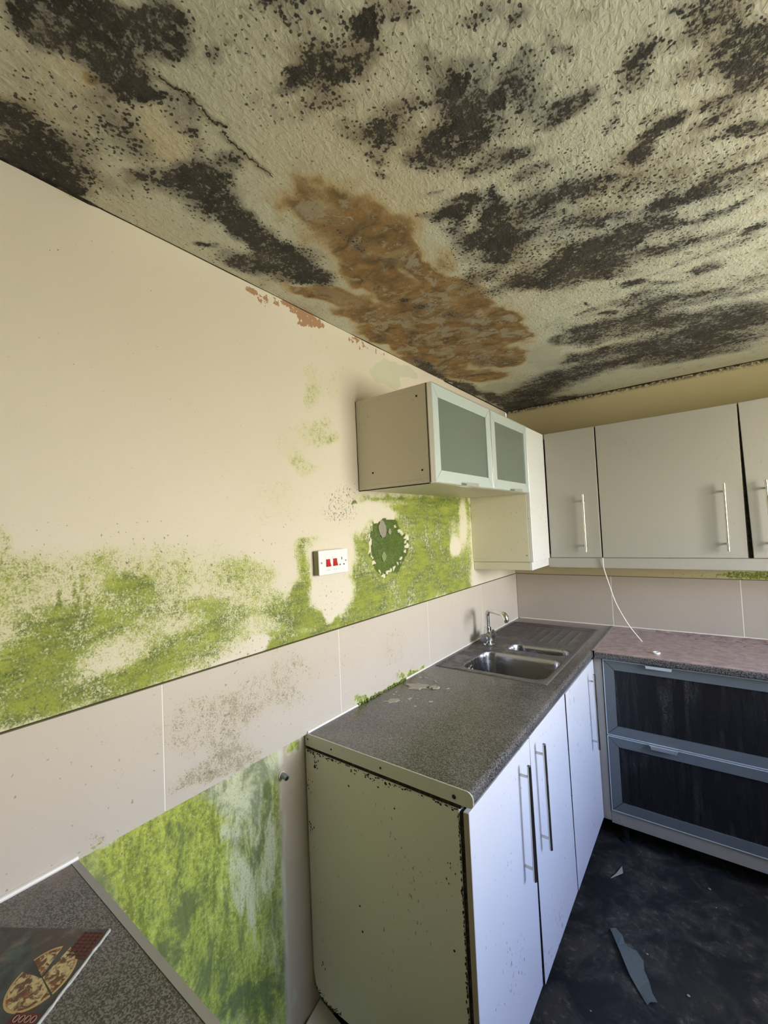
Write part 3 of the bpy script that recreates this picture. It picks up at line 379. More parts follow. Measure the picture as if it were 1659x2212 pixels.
'WG':[[-2.441,1.38,2.09,0.37,0.17,-6.57,0.25],[-2.548,1.305,2.5,0.49,0.07,-9.75,0.42],[-2.592,1.439,3.7,0.5,0.33,-8.76,0.22],[-2.709,1.256,11.81,2.24,-0.38,-26.61,0.82],[-2.708,1.32,11.63,2.23,0.95,-21.16,0.72],[-2.637,1.368,8.11,1.06,-0.47,-20.13,0.55],[-2.515,1.465,19.52,-0.42,-3.48,-26.11,0.6],[-2.515,1.427,8.24,1.15,0.51,-20.15,0.55],[-2.676,1.415,16.01,-0.2,-5.17,-26.3,0.58],[-2.635,1.506,7.91,-0.12,-2.82,-25.15,0.25],[-2.668,1.423,209.88,-2.77,-3.29,-17.39,0.85],[-2.635,1.446,197.99,-2.98,-3.27,-20.23,0.75],[-2.614,1.453,190.94,-3.09,-3.04,-19.85,0.6],[-2.549,1.242,8.29,2.0,0.4,-23.0,0.72],[-2.384,1.285,8.3,2.23,0.74,-16.18,0.58],[-2.356,1.364,12.9,-0.39,-3.85,-20.46,0.58],[-2.179,1.455,10.21,-0.41,-1.8,-16.08,0.52],[-2.15,1.353,7.39,-0.31,-3.06,-17.87,0.4],[-2.054,1.285,9.04,3.48,1.17,-14.34,0.85],[-1.971,1.369,21.85,-1.11,-2.35,-16.09,0.8],[-2.009,1.208,6.57,2.13,-0.26,-35.65,1.0],[-2.728,1.498,23.38,-0.23,-2.35,-18.24,0.38],[-2.748,1.572,72.67,-0.64,-1.36,-22.17,0.4],[-2.571,1.593,17.75,-0.33,-0.41,-11.83,0.2],[-2.492,1.523,11.77,-0.27,-1.54,-17.89,0.25],[-2.312,1.495,7.27,-0.24,-1.24,-13.12,0.28],[-2.247,1.317,11.13,-0.4,-3.9,-19.04,0.4],[-2.466,1.261,11.79,2.62,-0.23,-28.96,0.6],[-1.909,1.529,14.99,-0.8,-1.94,-34.29,0.8],[-1.975,1.494,34.51,-1.74,-1.24,-16.02,0.6],[-1.952,1.453,39.24,-2.03,-1.4,-14.09,0.78],[-1.994,1.326,19.72,-0.98,-2.24,-13.06,0.85],[-1.901,1.262,9.9,-0.54,-4.9,-24.91,0.95],[-1.809,1.219,8.47,2.61,-0.77,-29.04,0.9],[-1.692,1.418,25.84,-1.7,-0.96,-9.27,0.6],[-1.247,1.547,2.24,-0.2,-0.18,-5.07,0.85],[-1.016,1.658,2.59,-0.26,0.09,-11.91,0.97],[-1.383,1.304,1.87,0.69,0.12,-8.66,0.85],[-1.634,1.44,9.51,-0.65,-0.82,-9.01,0.72],[-1.0,1.346,2.72,-0.28,-0.72,-6.98,0.85],[-1.645,1.285,6.91,-0.48,-1.62,-9.95,0.9],[-0.756,1.634,7.9,-0.91,-0.01,-7.63,0.5],[-0.714,1.396,16.82,-1.99,-0.49,-6.32,0.55],[-1.491,1.694,3.77,-0.29,1.58,-62.71,0.62],[-1.013,1.694,2.59,-0.26,0.72,-34.67,0.95],[-0.803,1.224,5.92,-0.68,-2.7,-19.63,0.7],[-1.774,1.6,19.6,-1.19,-0.25,-14.35,0.2],[-1.902,2.065,22.39,-1.18,3.56,-15.76,0.42],[-1.864,1.937,12.28,-0.67,2.7,-17.38,0.4],[-1.949,1.795,12.04,-9.22,-10.5,-29.28,0.44],[-1.977,1.872,12.11,-0.6,2.03,-15.72,0.25],[-2.059,1.801,8.84,-0.4,1.04,-11.01,0.12],[-1.792,1.922,25.01,-1.47,4.5,-31.69,0.52],[-1.909,2.146,25.04,-1.3,8.95,-33.26,0.3],[-1.846,2.267,14.09,-0.77,6.19,-19.21,0.2],[-1.806,2.122,13.53,-0.78,2.76,-11.38,0.25],[-2.235,1.649,4.37,-0.16,0.08,-10.58,0.12],[-2.026,1.681,8.52,-0.4,0.41,-16.32,0.2],[-2.622,2.351,48.65,-18.43,-11.52,-114.02,0.5]],
'WD':[[-1.675,1.677,24.2,-14.89,-11.22,-50.46,1.0],[-1.481,1.485,8.3,-0.64,-0.63,-9.69,1.0],[-1.483,1.585,12.49,-0.95,-0.62,-27.92,1.0],[-1.413,1.471,20.14,-1.62,-0.85,-12.24,0.9],[-2.01,1.193,6.6,2.13,-1.26,-80.29,0.6],[-1.882,1.202,6.54,2.25,-0.77,-74.87,0.6],[-1.282,1.162,2.21,0.83,-2.52,-57.43,0.5],[-1.061,1.682,4.3,-0.42,0.5,-30.24,0.5],[-2.729,1.326,24.18,4.55,4.65,-90.0,0.5],[-2.678,1.264,13.38,2.97,3.35,-85.54,0.3],[-2.196,0.243,12.58,-0.52,-12.39,-14.29,0.8],[-2.313,0.654,18.34,-0.62,-6.85,-10.39,0.4],[-2.382,0.495,20.3,-0.61,-11.84,-14.73,0.35],[-2.552,0.837,96.45,-44.72,-23.82,-23.05,0.5],[-1.257,1.438,4.13,-0.37,-0.45,-5.75,0.22]],
'WP':[[-1.819,1.338,9.31,-0.55,-2.23,-14.86,1.0],[-1.813,1.481,8.15,-0.48,-1.27,-16.35,1.0],[-1.842,1.284,29.93,-1.74,-4.93,-27.41,0.9],[-1.707,1.617,9.18,-0.59,-0.14,-15.42,0.8],[-1.589,1.66,8.24,-0.58,0.39,-37.49,0.7],[-1.513,1.631,7.69,-0.57,-0.08,-36.28,0.7],[-1.859,1.602,8.54,-0.48,-0.27,-14.98,0.75],[-0.865,1.45,15.53,-1.71,-1.26,-19.91,1.0],[-0.759,1.608,21.77,-2.5,-0.08,-8.5,0.55],[-2.382,1.345,13.66,3.22,2.13,-40.6,0.3],[-2.557,1.318,13.44,2.84,1.25,-33.18,0.35],[-2.154,1.243,25.79,6.79,-0.77,-43.95,0.9],[-2.135,1.294,14.53,-0.61,-7.29,-35.55,0.4],[-2.255,0.881,11.29,-0.41,-5.49,-11.24,0.9],[-2.152,0.898,11.31,5.76,0.31,-16.22,0.8],[-2.202,0.672,11.51,-0.46,-2.73,-4.52,0.6],[-2.131,0.602,57.86,-2.55,-1.9,-3.07,0.35],[-2.274,0.753,23.19,-0.83,-23.24,-40.19,0.4],[-2.579,0.904,41.67,16.2,2.3,-73.47,0.7],[-1.459,1.685,4.9,-0.37,2.06,-98.99,0.3],[-0.553,1.273,7.58,-0.97,-1.01,-9.04,0.8]],
'WB':[[-2.109,2.338,18.32,-10.3,-4.89,-62.29,0.6],[-2.135,2.349,40.27,-22.2,-6.87,-94.9,0.7],[-2.083,2.321,42.94,-24.7,-9.61,-110.5,0.6],[-1.906,2.332,20.81,-11.31,0.38,-29.3,1.0],[-1.953,2.351,20.24,-12.45,-3.34,-51.37,0.72],[-1.842,2.338,33.37,-21.9,-2.55,-37.3,0.9],[-2.015,2.343,18.7,-11.12,-3.81,-53.15,0.55],[-1.618,2.331,14.46,-7.61,2.36,-29.86,0.42],[-1.476,2.345,20.83,-11.69,4.53,-56.13,0.5],[-1.646,2.341,24.16,-12.52,5.86,-69.12,0.5]],
'WL':[[-1.449,2.26,11.29,-0.85,4.91,-18.53,1.0],[-1.3,2.31,7.19,-5.27,0.04,-28.68,0.8],[-1.381,2.235,13.87,-1.09,7.25,-29.32,0.8]],
'WS':[[-2.705,1.579,14.9,-0.17,-0.93,-17.74,0.4],[-2.492,1.557,5.87,-0.13,-0.9,-14.87,0.5],[-2.314,1.444,4.55,-0.15,-1.7,-13.17,0.5],[-2.386,1.226,2.79,0.74,0.05,-13.55,0.7],[-1.757,1.67,9.64,-0.59,0.19,-11.35,0.9],[-1.875,1.322,5.42,-0.31,-1.66,-10.2,0.55],[-2.07,1.561,6.71,-0.3,-0.49,-11.23,0.35],[-2.648,2.215,59.49,-0.81,48.11,-96.11,0.6],[-2.649,2.283,59.49,-0.81,44.6,-79.76,0.45],[-2.678,1.264,6.68,1.3,-0.11,-17.25,0.6],[-1.784,1.635,7.92,-0.48,-0.02,-28.8,0.8],[-2.445,0.774,5.54,-0.14,-3.85,-6.07,0.5]],
'LG':[[-2.444,0.807,7.38,-0.19,-5.54,-9.07,0.95],[-2.372,0.833,9.96,-0.3,-8.03,-14.29,1.0],[-2.538,0.854,17.09,-0.36,-12.06,-19.49,0.75],[-2.509,0.784,24.53,-0.56,-10.52,-15.95,0.95],[-2.366,0.62,8.79,-0.27,-6.81,-9.62,0.85],[-2.177,0.696,12.26,-0.51,-2.18,-3.78,0.5],[-2.313,0.654,9.17,-0.31,-5.48,-8.31,0.6],[-2.247,0.486,16.81,-0.64,-5.94,-8.02,0.55],[-2.195,0.255,12.57,-0.52,-11.25,-13.09,0.9],[-2.383,0.473,13.55,-0.41,-7.26,-8.86,0.85],[-2.47,0.651,15.41,-0.39,-8.66,-11.71,0.9],[-2.514,0.58,12.4,-0.28,-9.99,-12.19,0.8],[-2.171,0.443,20.3,-0.86,-2.79,-3.82,0.42],[-2.025,0.886,31.91,-1.58,-17.96,-42.55,0.6],[-2.28,0.389,11.72,-0.42,-6.77,-8.26,0.75],[-2.123,0.775,28.65,-1.27,-9.31,-18.16,0.4],[-2.097,0.171,18.53,-0.87,-15.9,-18.51,0.2]],
'TM':[[-2.262,1.052,3.69,1.03,-0.66,-5.83,0.18],[-2.331,1.078,6.74,1.81,-1.34,-13.23,0.55],[-2.167,1.097,7.21,2.12,-0.94,-11.86,0.5],[-2.294,0.952,8.02,3.19,-1.05,-24.77,0.62],[-2.361,0.947,14.71,5.61,-2.34,-48.7,0.7],[-2.236,0.964,13.21,-0.5,-8.35,-19.41,0.55],[-2.024,1.079,8.49,-0.42,-3.54,-11.26,0.38],[-2.058,1.177,13.24,-0.63,-6.03,-22.86,0.4],[-2.574,1.08,12.08,-0.23,-5.66,-12.42,0.22],[-2.608,0.92,64.23,-1.1,-44.69,-74.16,0.75],[-1.486,1.065,9.92,-0.78,-2.55,-10.3,0.5],[-1.753,1.062,9.54,-0.61,-5.47,-19.48,0.2],[-1.463,0.922,5.51,3.53,-0.47,-29.24,0.45],[-2.161,0.851,23.28,11.66,-0.89,-65.73,0.6],[-2.683,1.083,21.92,-0.28,-13.59,-27.38,0.15],[-1.895,1.118,7.37,-0.42,-4.28,-15.69,0.3]],
'TG':[[-1.654,0.9,9.9,5.81,-1.59,-56.74,1.0],[-1.499,0.898,6.87,4.32,-1.6,-59.47,0.95],[-1.299,0.909,9.62,6.05,-2.37,-55.45,0.9],[-1.393,0.911,13.72,-1.16,-7.51,-24.9,0.55],[-1.708,0.927,18.24,-1.23,-19.51,-57.5,0.7],[-2.604,0.913,109.01,41.72,5.24,-151.07,0.7]],
'BM':[[1.224,1.235,10.53,-0.62,1.37,-45.38,0.9],[1.317,1.237,13.82,-0.82,1.4,-46.49,0.95],[1.066,1.24,8.09,-0.48,1.36,-48.99,0.35]],
'CRK1':[[0.405,-2.618],[0.407,-2.592],[0.412,-2.572],[0.411,-2.549],[0.404,-2.525],[0.4,-2.511],[0.408,-2.498],[0.409,-2.486]],
'CRK2':[[0.398,-2.488],[0.39,-2.472],[0.386,-2.451],[0.388,-2.433],[0.385,-2.406],[0.385,-2.378],[0.38,-2.355]],
'HOLE':[[-1.576,1.591],[-1.498,1.611],[-1.43,1.614],[-1.426,1.577],[-1.392,1.556],[-1.342,1.533],[-1.339,1.476],[-1.38,1.437],[-1.44,1.402],[-1.515,1.38],[-1.56,1.414],[-1.591,1.464],[-1.59,1.521],[-1.581,1.558]],
}

def vnoise(x, y, s, seed):
    r = np.random.RandomState(seed).rand(256, 256); X = x*s+97.3; Y = y*s+41.7
    i = np.floor(X).astype(int); j = np.floor(Y).astype(int); fx = X-i; fy = Y-j; fx = fx*fx*(3-2*fx); fy = fy*fy*(3-2*fy)
    g = lambda a, b: r[a % 256, b % 256]
    return (g(i, j)*(1-fx)+g(i+1, j)*fx)*(1-fy)+(g(i, j+1)*(1-fx)+g(i+1, j+1)*fx)*fy-.5
def field(u, v, key, warp=.03, inner=.55, outer=1.4):
    wu = u+warp*vnoise(u, v, 14, 1)+warp*.6*vnoise(u, v, 37, 2); wv = v+warp*vnoise(u, v, 14, 3)+warp*.6*vnoise(u, v, 37, 4)
    out = np.ones_like(u)
    for cu, cv, a, b, c, d, w in BL[key]:
        du = wu-cu; dv = wv-cv
        r = np.sqrt((a*du+b*dv)**2+(c*du+d*dv)**2); t = np.clip((outer-r)/(outer-inner), 0, 1); out *= 1-w*t*t*(3-2*t)
    return 1-out
def grid(name, mat, n1, n2, pos, parent=None):
    """a dense sheet; pos(s,t)->xyz arrays for s,t in 0..1"""
    s, t = np.meshgrid(np.linspace(0, 1, n1+1), np.linspace(0, 1, n2+1), indexing='ij')
    co_ = np.stack(pos(s.ravel(), t.ravel()), 1)
    idx = np.arange((n1+1)*(n2+1)).reshape(n1+1, n2+1)
    f = np.stack([idx[:-1, :-1], idx[1:, :-1], idx[1:, 1:], idx[:-1, 1:]], -1).reshape(-1, 4)
    me = bpy.data.meshes.new(name); me.vertices.add(len(co_)); me.vertices.foreach_set('co', co_.astype('f').ravel())
    me.loops.add(f.size); me.loops.foreach_set('vertex_index', f.astype('i').ravel())
    me.polygons.add(len(f)); me.polygons.foreach_set('loop_start', np.arange(0, f.size, 4, dtype='i')); me.polygons.foreach_set('loop_total', np.full(len(f), 4, 'i'))
    me.update(calc_edges=True); me.validate()
    return link(name, me, mat, parent, smooth=True), co_
def setattr_(o, name, val):
    a = o.data.attributes.new(name, 'FLOAT', 'POINT'); a.data.foreach_set('value', val.astype('f'))

# ================================================================= the room
cl, P = grid('ceiling', M['ceiling'], 250, 440, lambda s, t: (-.02+s*(RX+.04), FY-t*(FY-.02), np.full_like(s, H)+.0035*vnoise(s*RX, t*4.4, 5, 9)))
for p in cl.data.polygons[:1]: pass
cl.data.flip_normals(); tag(cl, kind='structure')
setattr_(cl, 'mold', field(P[:, 0], P[:, 1], 'CK', .035, .45, 1.75)); setattr_(cl, 'rust', field(P[:, 0], P[:, 1], 'CO', .05, .45, 1.45))
setattr_(cl, 'cream', field(P[:, 0], P[:, 1], 'CY', .05, .2, 1.6)); setattr_(cl, 'clean', field(P[:, 0], P[:, 1], 'CW', .02))

def inpoly(u, v, poly):
    ins = np.zeros(len(u), bool); n = len(poly)
    for i in range(n):
        (x1, y1), (x2, y2) = poly[i], poly[(i+1) % n]
        c = ((y1 > v) != (y2 > v)) & (u < (x2-x1)*(v-y1)/(y2-y1+1e-12)+x1); ins ^= c
    return ins
wl, P = grid('wall_left', M['left'], 620, 340, lambda s, t: (np.zeros_like(s), FY-s*FY, FZ-.03+t*(H+.038-FZ)))
u, v = P[:, 1], P[:, 2]; hi = v > 1.19; lo = v < .93
setattr_(wl, 'green', np.where(hi, field(u, v, 'WG', .03), 0)); setattr_(wl, 'deep', np.where(hi, field(u, v, 'WD', .02), field(u, v, 'WD', .02)*.8))
setattr_(wl, 'bare', field(u, v, 'WP', .02)); setattr_(wl, 'flake', field(u, v, 'WB', .012)); setattr_(wl, 'pale', field(u, v, 'WL', .02))
setattr_(wl, 'speck', field(u, v, 'WS', .03)); setattr_(wl, 'low', np.where(lo, np.maximum(field(u, v, 'LG', .03), .52*np.clip((-2.078-u)/.03, 0, 1)), 0))
hu = u+.012*vnoise(u, v, 45, 5); hv = v+.012*vnoise(u, v, 45, 6)
hole = inpoly(hu, hv, BL['HOLE'])                                   # plaster knocked out down to the wet backing
hc = np.array(BL['HOLE']).mean(0); big_ = inpoly(hc[0]+(hu-hc[0])/1.16, hc[1]+(hv-hc[1])/1.12, BL['HOLE']) & ~hole
rim = big_ & (vnoise(u, v, 95, 21)+.6*vnoise(u, v, 50, 22)+.04 > 0); crev = big_ & ~rim
wl.data.attributes['bare'].data.foreach_set('value', np.where(rim, .75, np.where(hole, 0, field(u, v, 'WP', .02))).astype('f'))
wl.data.attributes['deep'].data.foreach_set('value', np.where(hole | crev, 1.0, np.where(hi, field(u, v, 'WD', .02), field(u, v, 'WD', .02)*.8)).astype('f'))
P[:, 0] = np.where(hole, -.011+.003*vnoise(u, v, 60, 7), 0.0+.0012*vnoise(u, v, 30, 8))
P[:, 0] = np.where(v < .9, P[:, 0]-.001, P[:, 0])
wl.data.vertices.foreach_set('co', P.astype('f').ravel()); wl.data.update(); tag(wl, kind='structure')

wb, P = grid('wall_back', M['back'], 220, 200, lambda s, t: (s*RX, np.zeros_like(s), FZ-.03+t*(H+.038-FZ)))
setattr_(wb, 'green', np.where(P[:, 2] > 1.2, field(P[:, 0], P[:, 2], 'BM', .02), 0)); wb.data.flip_normals(); tag(wb, kind='structure')

def struct(b, name, mat, parent=None): return tag(b.build(name, mat, parent), kind='structure') if parent is None else b.build(name, mat, parent)
T = .34  # reveal depth, shaped to cut off steep daylight
b = B()
for lo_, hi_ in (((RX, FY-T, FZ), (RX+T, WY0, H+.01)), ((RX, WY1, FZ), (RX+T, T, H+.01)), ((RX, WY0, FZ), (RX+T, WY1, WZ0)), ((RX, WY0, WZ1), (RX+T, WY1, H+.01))): b.box(lo_, hi_, 0)
b.box((RX+T, WY0-.6, 2.22), (RX+T+.45, WY1+.6, 2.34), 0)      # unseen eaves, added to keep high daylight off the floor and drawers
struct(b, 'wall_right', M['wall'])
b = B(); b.box((0, FY-T, FZ), (RX, FY, H), 0); struct(b, 'wall_front', M['wall'])
fl, P = grid('floor', M['floor'], 120, 200, lambda s, t: (-.02+s*(RX+.04), FY-t*(FY-.02), np.full_like(s, FZ)+.004*vnoise(s*RX, t*4.4, 9, 11)-.001)); tag(fl, kind='structure')

# window in the right wall (outside the frame; it is what lights the room)
w = bpy.data.objects.new('window_1', None); w.location = (RX+.1, (WY0+WY1)/2, WZ0); C.objects.link(w); tag(w, kind='structure')
b = B(); x0, x1 = RX+.24, RX+.30
for lo_, hi_ in (((x0, WY0, WZ0), (x1, WY0+.06, WZ1)), ((x0, WY1-.06, WZ0), (x1, WY1, WZ1)), ((x0, WY0+.06, WZ0), (x1, WY1-.06, WZ0+.06)), ((x0, WY0+.06, WZ1-.06), (x1, WY1-.06, WZ1)), ((x0, -1.55, WZ0+.06), (x1, -1.50, WZ1-.06))): b.box(lo_, hi_, .003)
b.build('window_frame', M['upvc'], w)
for a, c in ((WY0+.06, -1.55), (-1.50, WY1-.06)): B().box((RX+.265, a, WZ0+.06), (RX+.271, c, WZ1-.06), 0).build('pane', M['pane'], w)
B().box((RX-.04, WY0, WZ0-.02), (RX+.24, WY1, WZ0+.004), .004).build('window_sill', M['upvc'], w)
# ---------------------------------------------------------------- wall tiles: one course along both walls
TZ0, TZ1, TH, G_ = .9068, 1.2143, .009, .0019
ly = [0, -.585, -1.196, -1.816, -2.449, -3.07, -3.69, -4.31]
tags_ = []
for a, c in zip(ly, ly[1:]):
    n1, n2 = 60, 32
    def pos(s, t, a=a, c=c): return (np.full_like(s, TH), (c+G_)+s*((a-G_)-(c+G_)), TZ0+.001+t*(TZ1-TZ0-.001))
    o, P = grid('tile', M['tile_dirty'], n1, n2, pos, wl)
    setattr_(o, 'spots', field(P[:, 1], P[:, 2], 'TM', .03)); setattr_(o, 'growth', field(P[:, 1], P[:, 2], 'TG', .012))
    # close the sides so that the tile has its thickness
    bm_ = bmesh.new(); bm_.from_mesh(o.data); eb = [e for e in bm_.edges if e.is_boundary]
    ex = bmesh.ops.extrude_edge_only(bm_, edges=eb); vs_ = [x for x in ex['geom'] if isinstance(x, bmesh.types.BMVert)]
    for x in vs_: x.co.x = .0005
    bmesh.ops.recalc_face_normals(bm_, faces=bm_.faces[:]); bm_.to_mesh(o.data); bm_.free()
    for p in o.data.polygons: p.use_smooth = False
bx = [0.0, .604, 1.2205, 1.84, RX]
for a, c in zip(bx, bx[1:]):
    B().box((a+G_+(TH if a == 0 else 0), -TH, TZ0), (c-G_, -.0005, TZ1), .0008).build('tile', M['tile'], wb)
for y in ly[1:-1]: B().box((.0005, y-G_, TZ0+.002), (.0084, y+G_, TZ1-.0005), 0).build('grout_joint', M['grout'], wl)
for x in bx[1:-1]: B().box((x-G_, -.0089, TZ0+.002), (x+G_, -.0005, TZ1-.0005), 0).build('grout_joint', M['grout'], wb)
B().box((.0002, ly[-1], TZ1), (.0088, 0, TZ1+.0025), 0).build('tile_top_edge', M['groutline'], wl)
B().box((TH, -.0085, TZ1), (RX, -.0002, TZ1+.002), 0).build('tile_top_edge', M['groutline'], wb)
B().tube([(.0105, y, .9125) for y in np.linspace(-1.985, -1.72, 12)], .005, 8).build('silicone_bead', M['seal'], wl, True)
B().tube([(.0105, y, .9125) for y in np.linspace(-1.41, -.02, 30)], .004, 8).build('silicone_bead', M['seal'], wl, True)
B().tube([(.0105, y, .9135) for y in np.linspace(-4.0, -2.632, 20)], .0055, 8).build('silicone_bead', M['seal'], wl, True)
B().tube([(x, -.0105, .9125) for x in np.linspace(.02, 1.65, 30)], .003, 8).build('silicone_bead', M['grout'], wb, True)
# crumbling mould growing out of the joint between worktop and tiles
random.seed(3); b = B()
for k in range(70):
    y = random.uniform(-1.73, -1.40); r = random.uniform(.002, .0055)
    bb = bmesh.new(); bmesh.ops.create_icosphere(bb, subdivisions=1, radius=r); b.add(bb, Matrix.Translation((.011+random.uniform(-.002, .004), y, .912+random.uniform(-.001, .004))))
o = b.build('moss_growth', m_debris('green_moss', (.09, .15, .015), (.25, .33, .05)), wl); tag(o, kind='stuff')
# round filler spots left in the wall
for yy, zz, ry, rz, dx, mt in ((-1.503, 1.571, .026, .036, -.008, 'fill_grey'), (-1.452, 1.558, .011, .014, -.008, 'fill_grey'), (-1.50, 1.452, .015, .02, -.009, 'fill_green'), (-1.031, 1.461, .009, .011, .0012, 'ring'), (-.955, 1.396, .006, .007, .0012, 'ring')):
    if mt not in M: M[mt] = m_debris(mt, *{'fill_grey': ((.36, .34, .27), (.26, .24, .19)), 'fill_green': ((.30, .38, .17), (.16, .22, .07)), 'ring': ((.62, .60, .42), (.5, .5, .32))}[mt])
    rs = [1+random.uniform(-.13, .13) for _ in range(18)]
    pts = [(yy+ry*rs[k]*math.cos(k*math.pi/9), zz+rz*rs[k]*math.sin(k*math.pi/9)) for k in range(18)]
    B().prism(pts, 0, dx-.002, dx+.0012).build('filler_spot', M[mt], wl)
    if mt == 'ring': B().prism([(yy+(p[0]-yy)*.6, zz+(p[1]-zz)*.6) for p in pts], 0, dx-.001, dx+.0018).build('filler_spot', M['fill_grey'], wl)
# crack in the ceiling plaster
def crackline(pts):
    b_ = B(); P_ = []
    for (x1, y1), (x2, y2) in zip(pts, pts[1:]):
        for k in range(6):
            t = k/6; P_.append((x1+(x2-x1)*t+random.uniform(-.0035, .0035), y1+(y2-y1)*t+random.uniform(-.0035, .0035), H-.0022+.0035*float(vnoise(np.array([x1+(x2-x1)*t]), np.array([y1+(y2-y1)*t+4.4]), 5, 9)[0])))
    b_.tube(P_, [random.uniform(.0008, .0022) for _ in P_], 6); return b_
for k in ('CRK1', 'CRK2'): crackline(BL[k]).build('crack', M['crack'], cl)
# black mould line where the ceiling meets the walls
b = B(); ys = np.linspace(-3.6, -.01, 160); b.tube([(.001, y, H+.001) for y in ys], [.001+.0035*max(0, float(vnoise(np.array([y]), np.array([0.]), 6, 12)[0])+.2)+(.004 if y > -.9 or -3.4 < y < -2.58 else 0) for y in ys], 6)
o = b.build('mould_line', M['grime'], wl); tag(o, kind='stuff')
b = B(); xs = np.linspace(0.01, RX-.01, 120); b.tube([(x, -.001, H+.001) for x in xs], [.004+.006*max(0, float(vnoise(np.array([x]), np.array([3.]), 7, 13)[0])+.3) for x in xs], 6)
o = b.build('mould_line', M['grime'], wb); tag(o, kind='stuff')

# ================================================================= worktops
WT = .91; TK = .038
def profile(front, back, z=WT, tk=TK, r=.016, flip=1):
    """cross section (d, z), rounded front edge"""
    p = [(back, z-tk), (back, z)]
    for k in range(9):
        a = math.pi/2*(1-k/8); p.append((front-flip*r+flip*r*math.cos(a), z-r+r*math.sin(a)))
    for k in range(1, 6):
        a = -math.pi/2*k/5; p.append((front-flip*r*.6+flip*r*.6*math.cos(a), z-tk+r*.6+r*.6*math.sin(a)))
    return p
SX0, SX1, SY0, SY1 = .030, .5455, -1.1836, -.1481                   # sink outline
wt = empty('worktop', (.3, -1.0, WT-TK), 'speckled grey worktop carrying the steel sink, ivory strip on its near end', 'worktop')
b = B(); ZF = lambda a, c: b.prism(profile(.6, .001), 1, a, c)
ZF(-1.985, SY0+.02); ZF(SY1-.02, -.001)
b.prism(profile(.6, SX1-.02), 1, SY0+.02, SY1-.02); b.prism([(.001, WT-TK), (.001, WT), (SX0+.02, WT), (SX0+.02, WT-TK)], 1, SY0+.02, SY1-.02)
o = b.build('laminate_top', M['wt'], wt, True)
b = B(); pr_ = profile(.603, .002, WT+.0008, TK+.0016, .018); b.prism(pr_, 1, -1.9885, -1.985); st = b.build('end_strip', M['strip'], wt)
for x, z, r in ((.014, .894, .003), (.12, .889, .003), (.315, .889, .0036), (.55, .886, .0058)): B().cyl((x, -1.9892, z), (x, -1.987, z), r, seg=14).build('screw_hole', M['black'], st)
B().box((.5955, -.598, WT-.001), (.6065, -.012, WT+.0022), .0008).build('joint_strip', M['trimgrey'], wt)
wr = empty('worktop', (1.1, -.3, WT-TK), 'grey worktop run under the back wall, thick with pink plaster dust', 'worktop')
b = B(); b.prism([(y, z) for y, z in profile(-.6, -.001, flip=-1)], 0, .6068, 1.66); b.build('laminate_top', M['wt_dust'], wr, True)
# swept ridges of dust and soaked flakes along the wall
random.seed(5); b = B()
for k in range(120):
    x = random.uniform(.82, 1.5); y = -.02-abs(random.gauss(0, .07)); y = max(y, -.3)
    if x < .95 and y < -.1: continue
    r = random.uniform(.004, .014); bb = bmesh.new(); bmesh.ops.create_icosphere(bb, subdivisions=2, radius=r)
    for v_ in bb.verts: v_.co *= random.uniform(.75, 1.2)
    b.add(bb, Matrix.Translation((x, y, WT+.0002)) @ Matrix.Diagonal((1.6, 1, .22, 1)))
o = b.build('dust_crumbs', M['pinkdust'], wr, True); tag(o, kind='stuff')
wf = empty('worktop', (.3, -3.2, WT-TK), 'speckled dark grey worktop at lower left, with the pizza carton on it', 'worktop')
b = B(); b.prism(profile(.6, .001), 1, -4.0, -2.645); b.build('laminate_top', M['wt'], wf, True)
b = B(); b.prism(profile(.602, .001, WT+.0012, TK+.002, .016), 1, -2.6445, -2.632); b.build('end_strip', M['trimgrey'], wf)

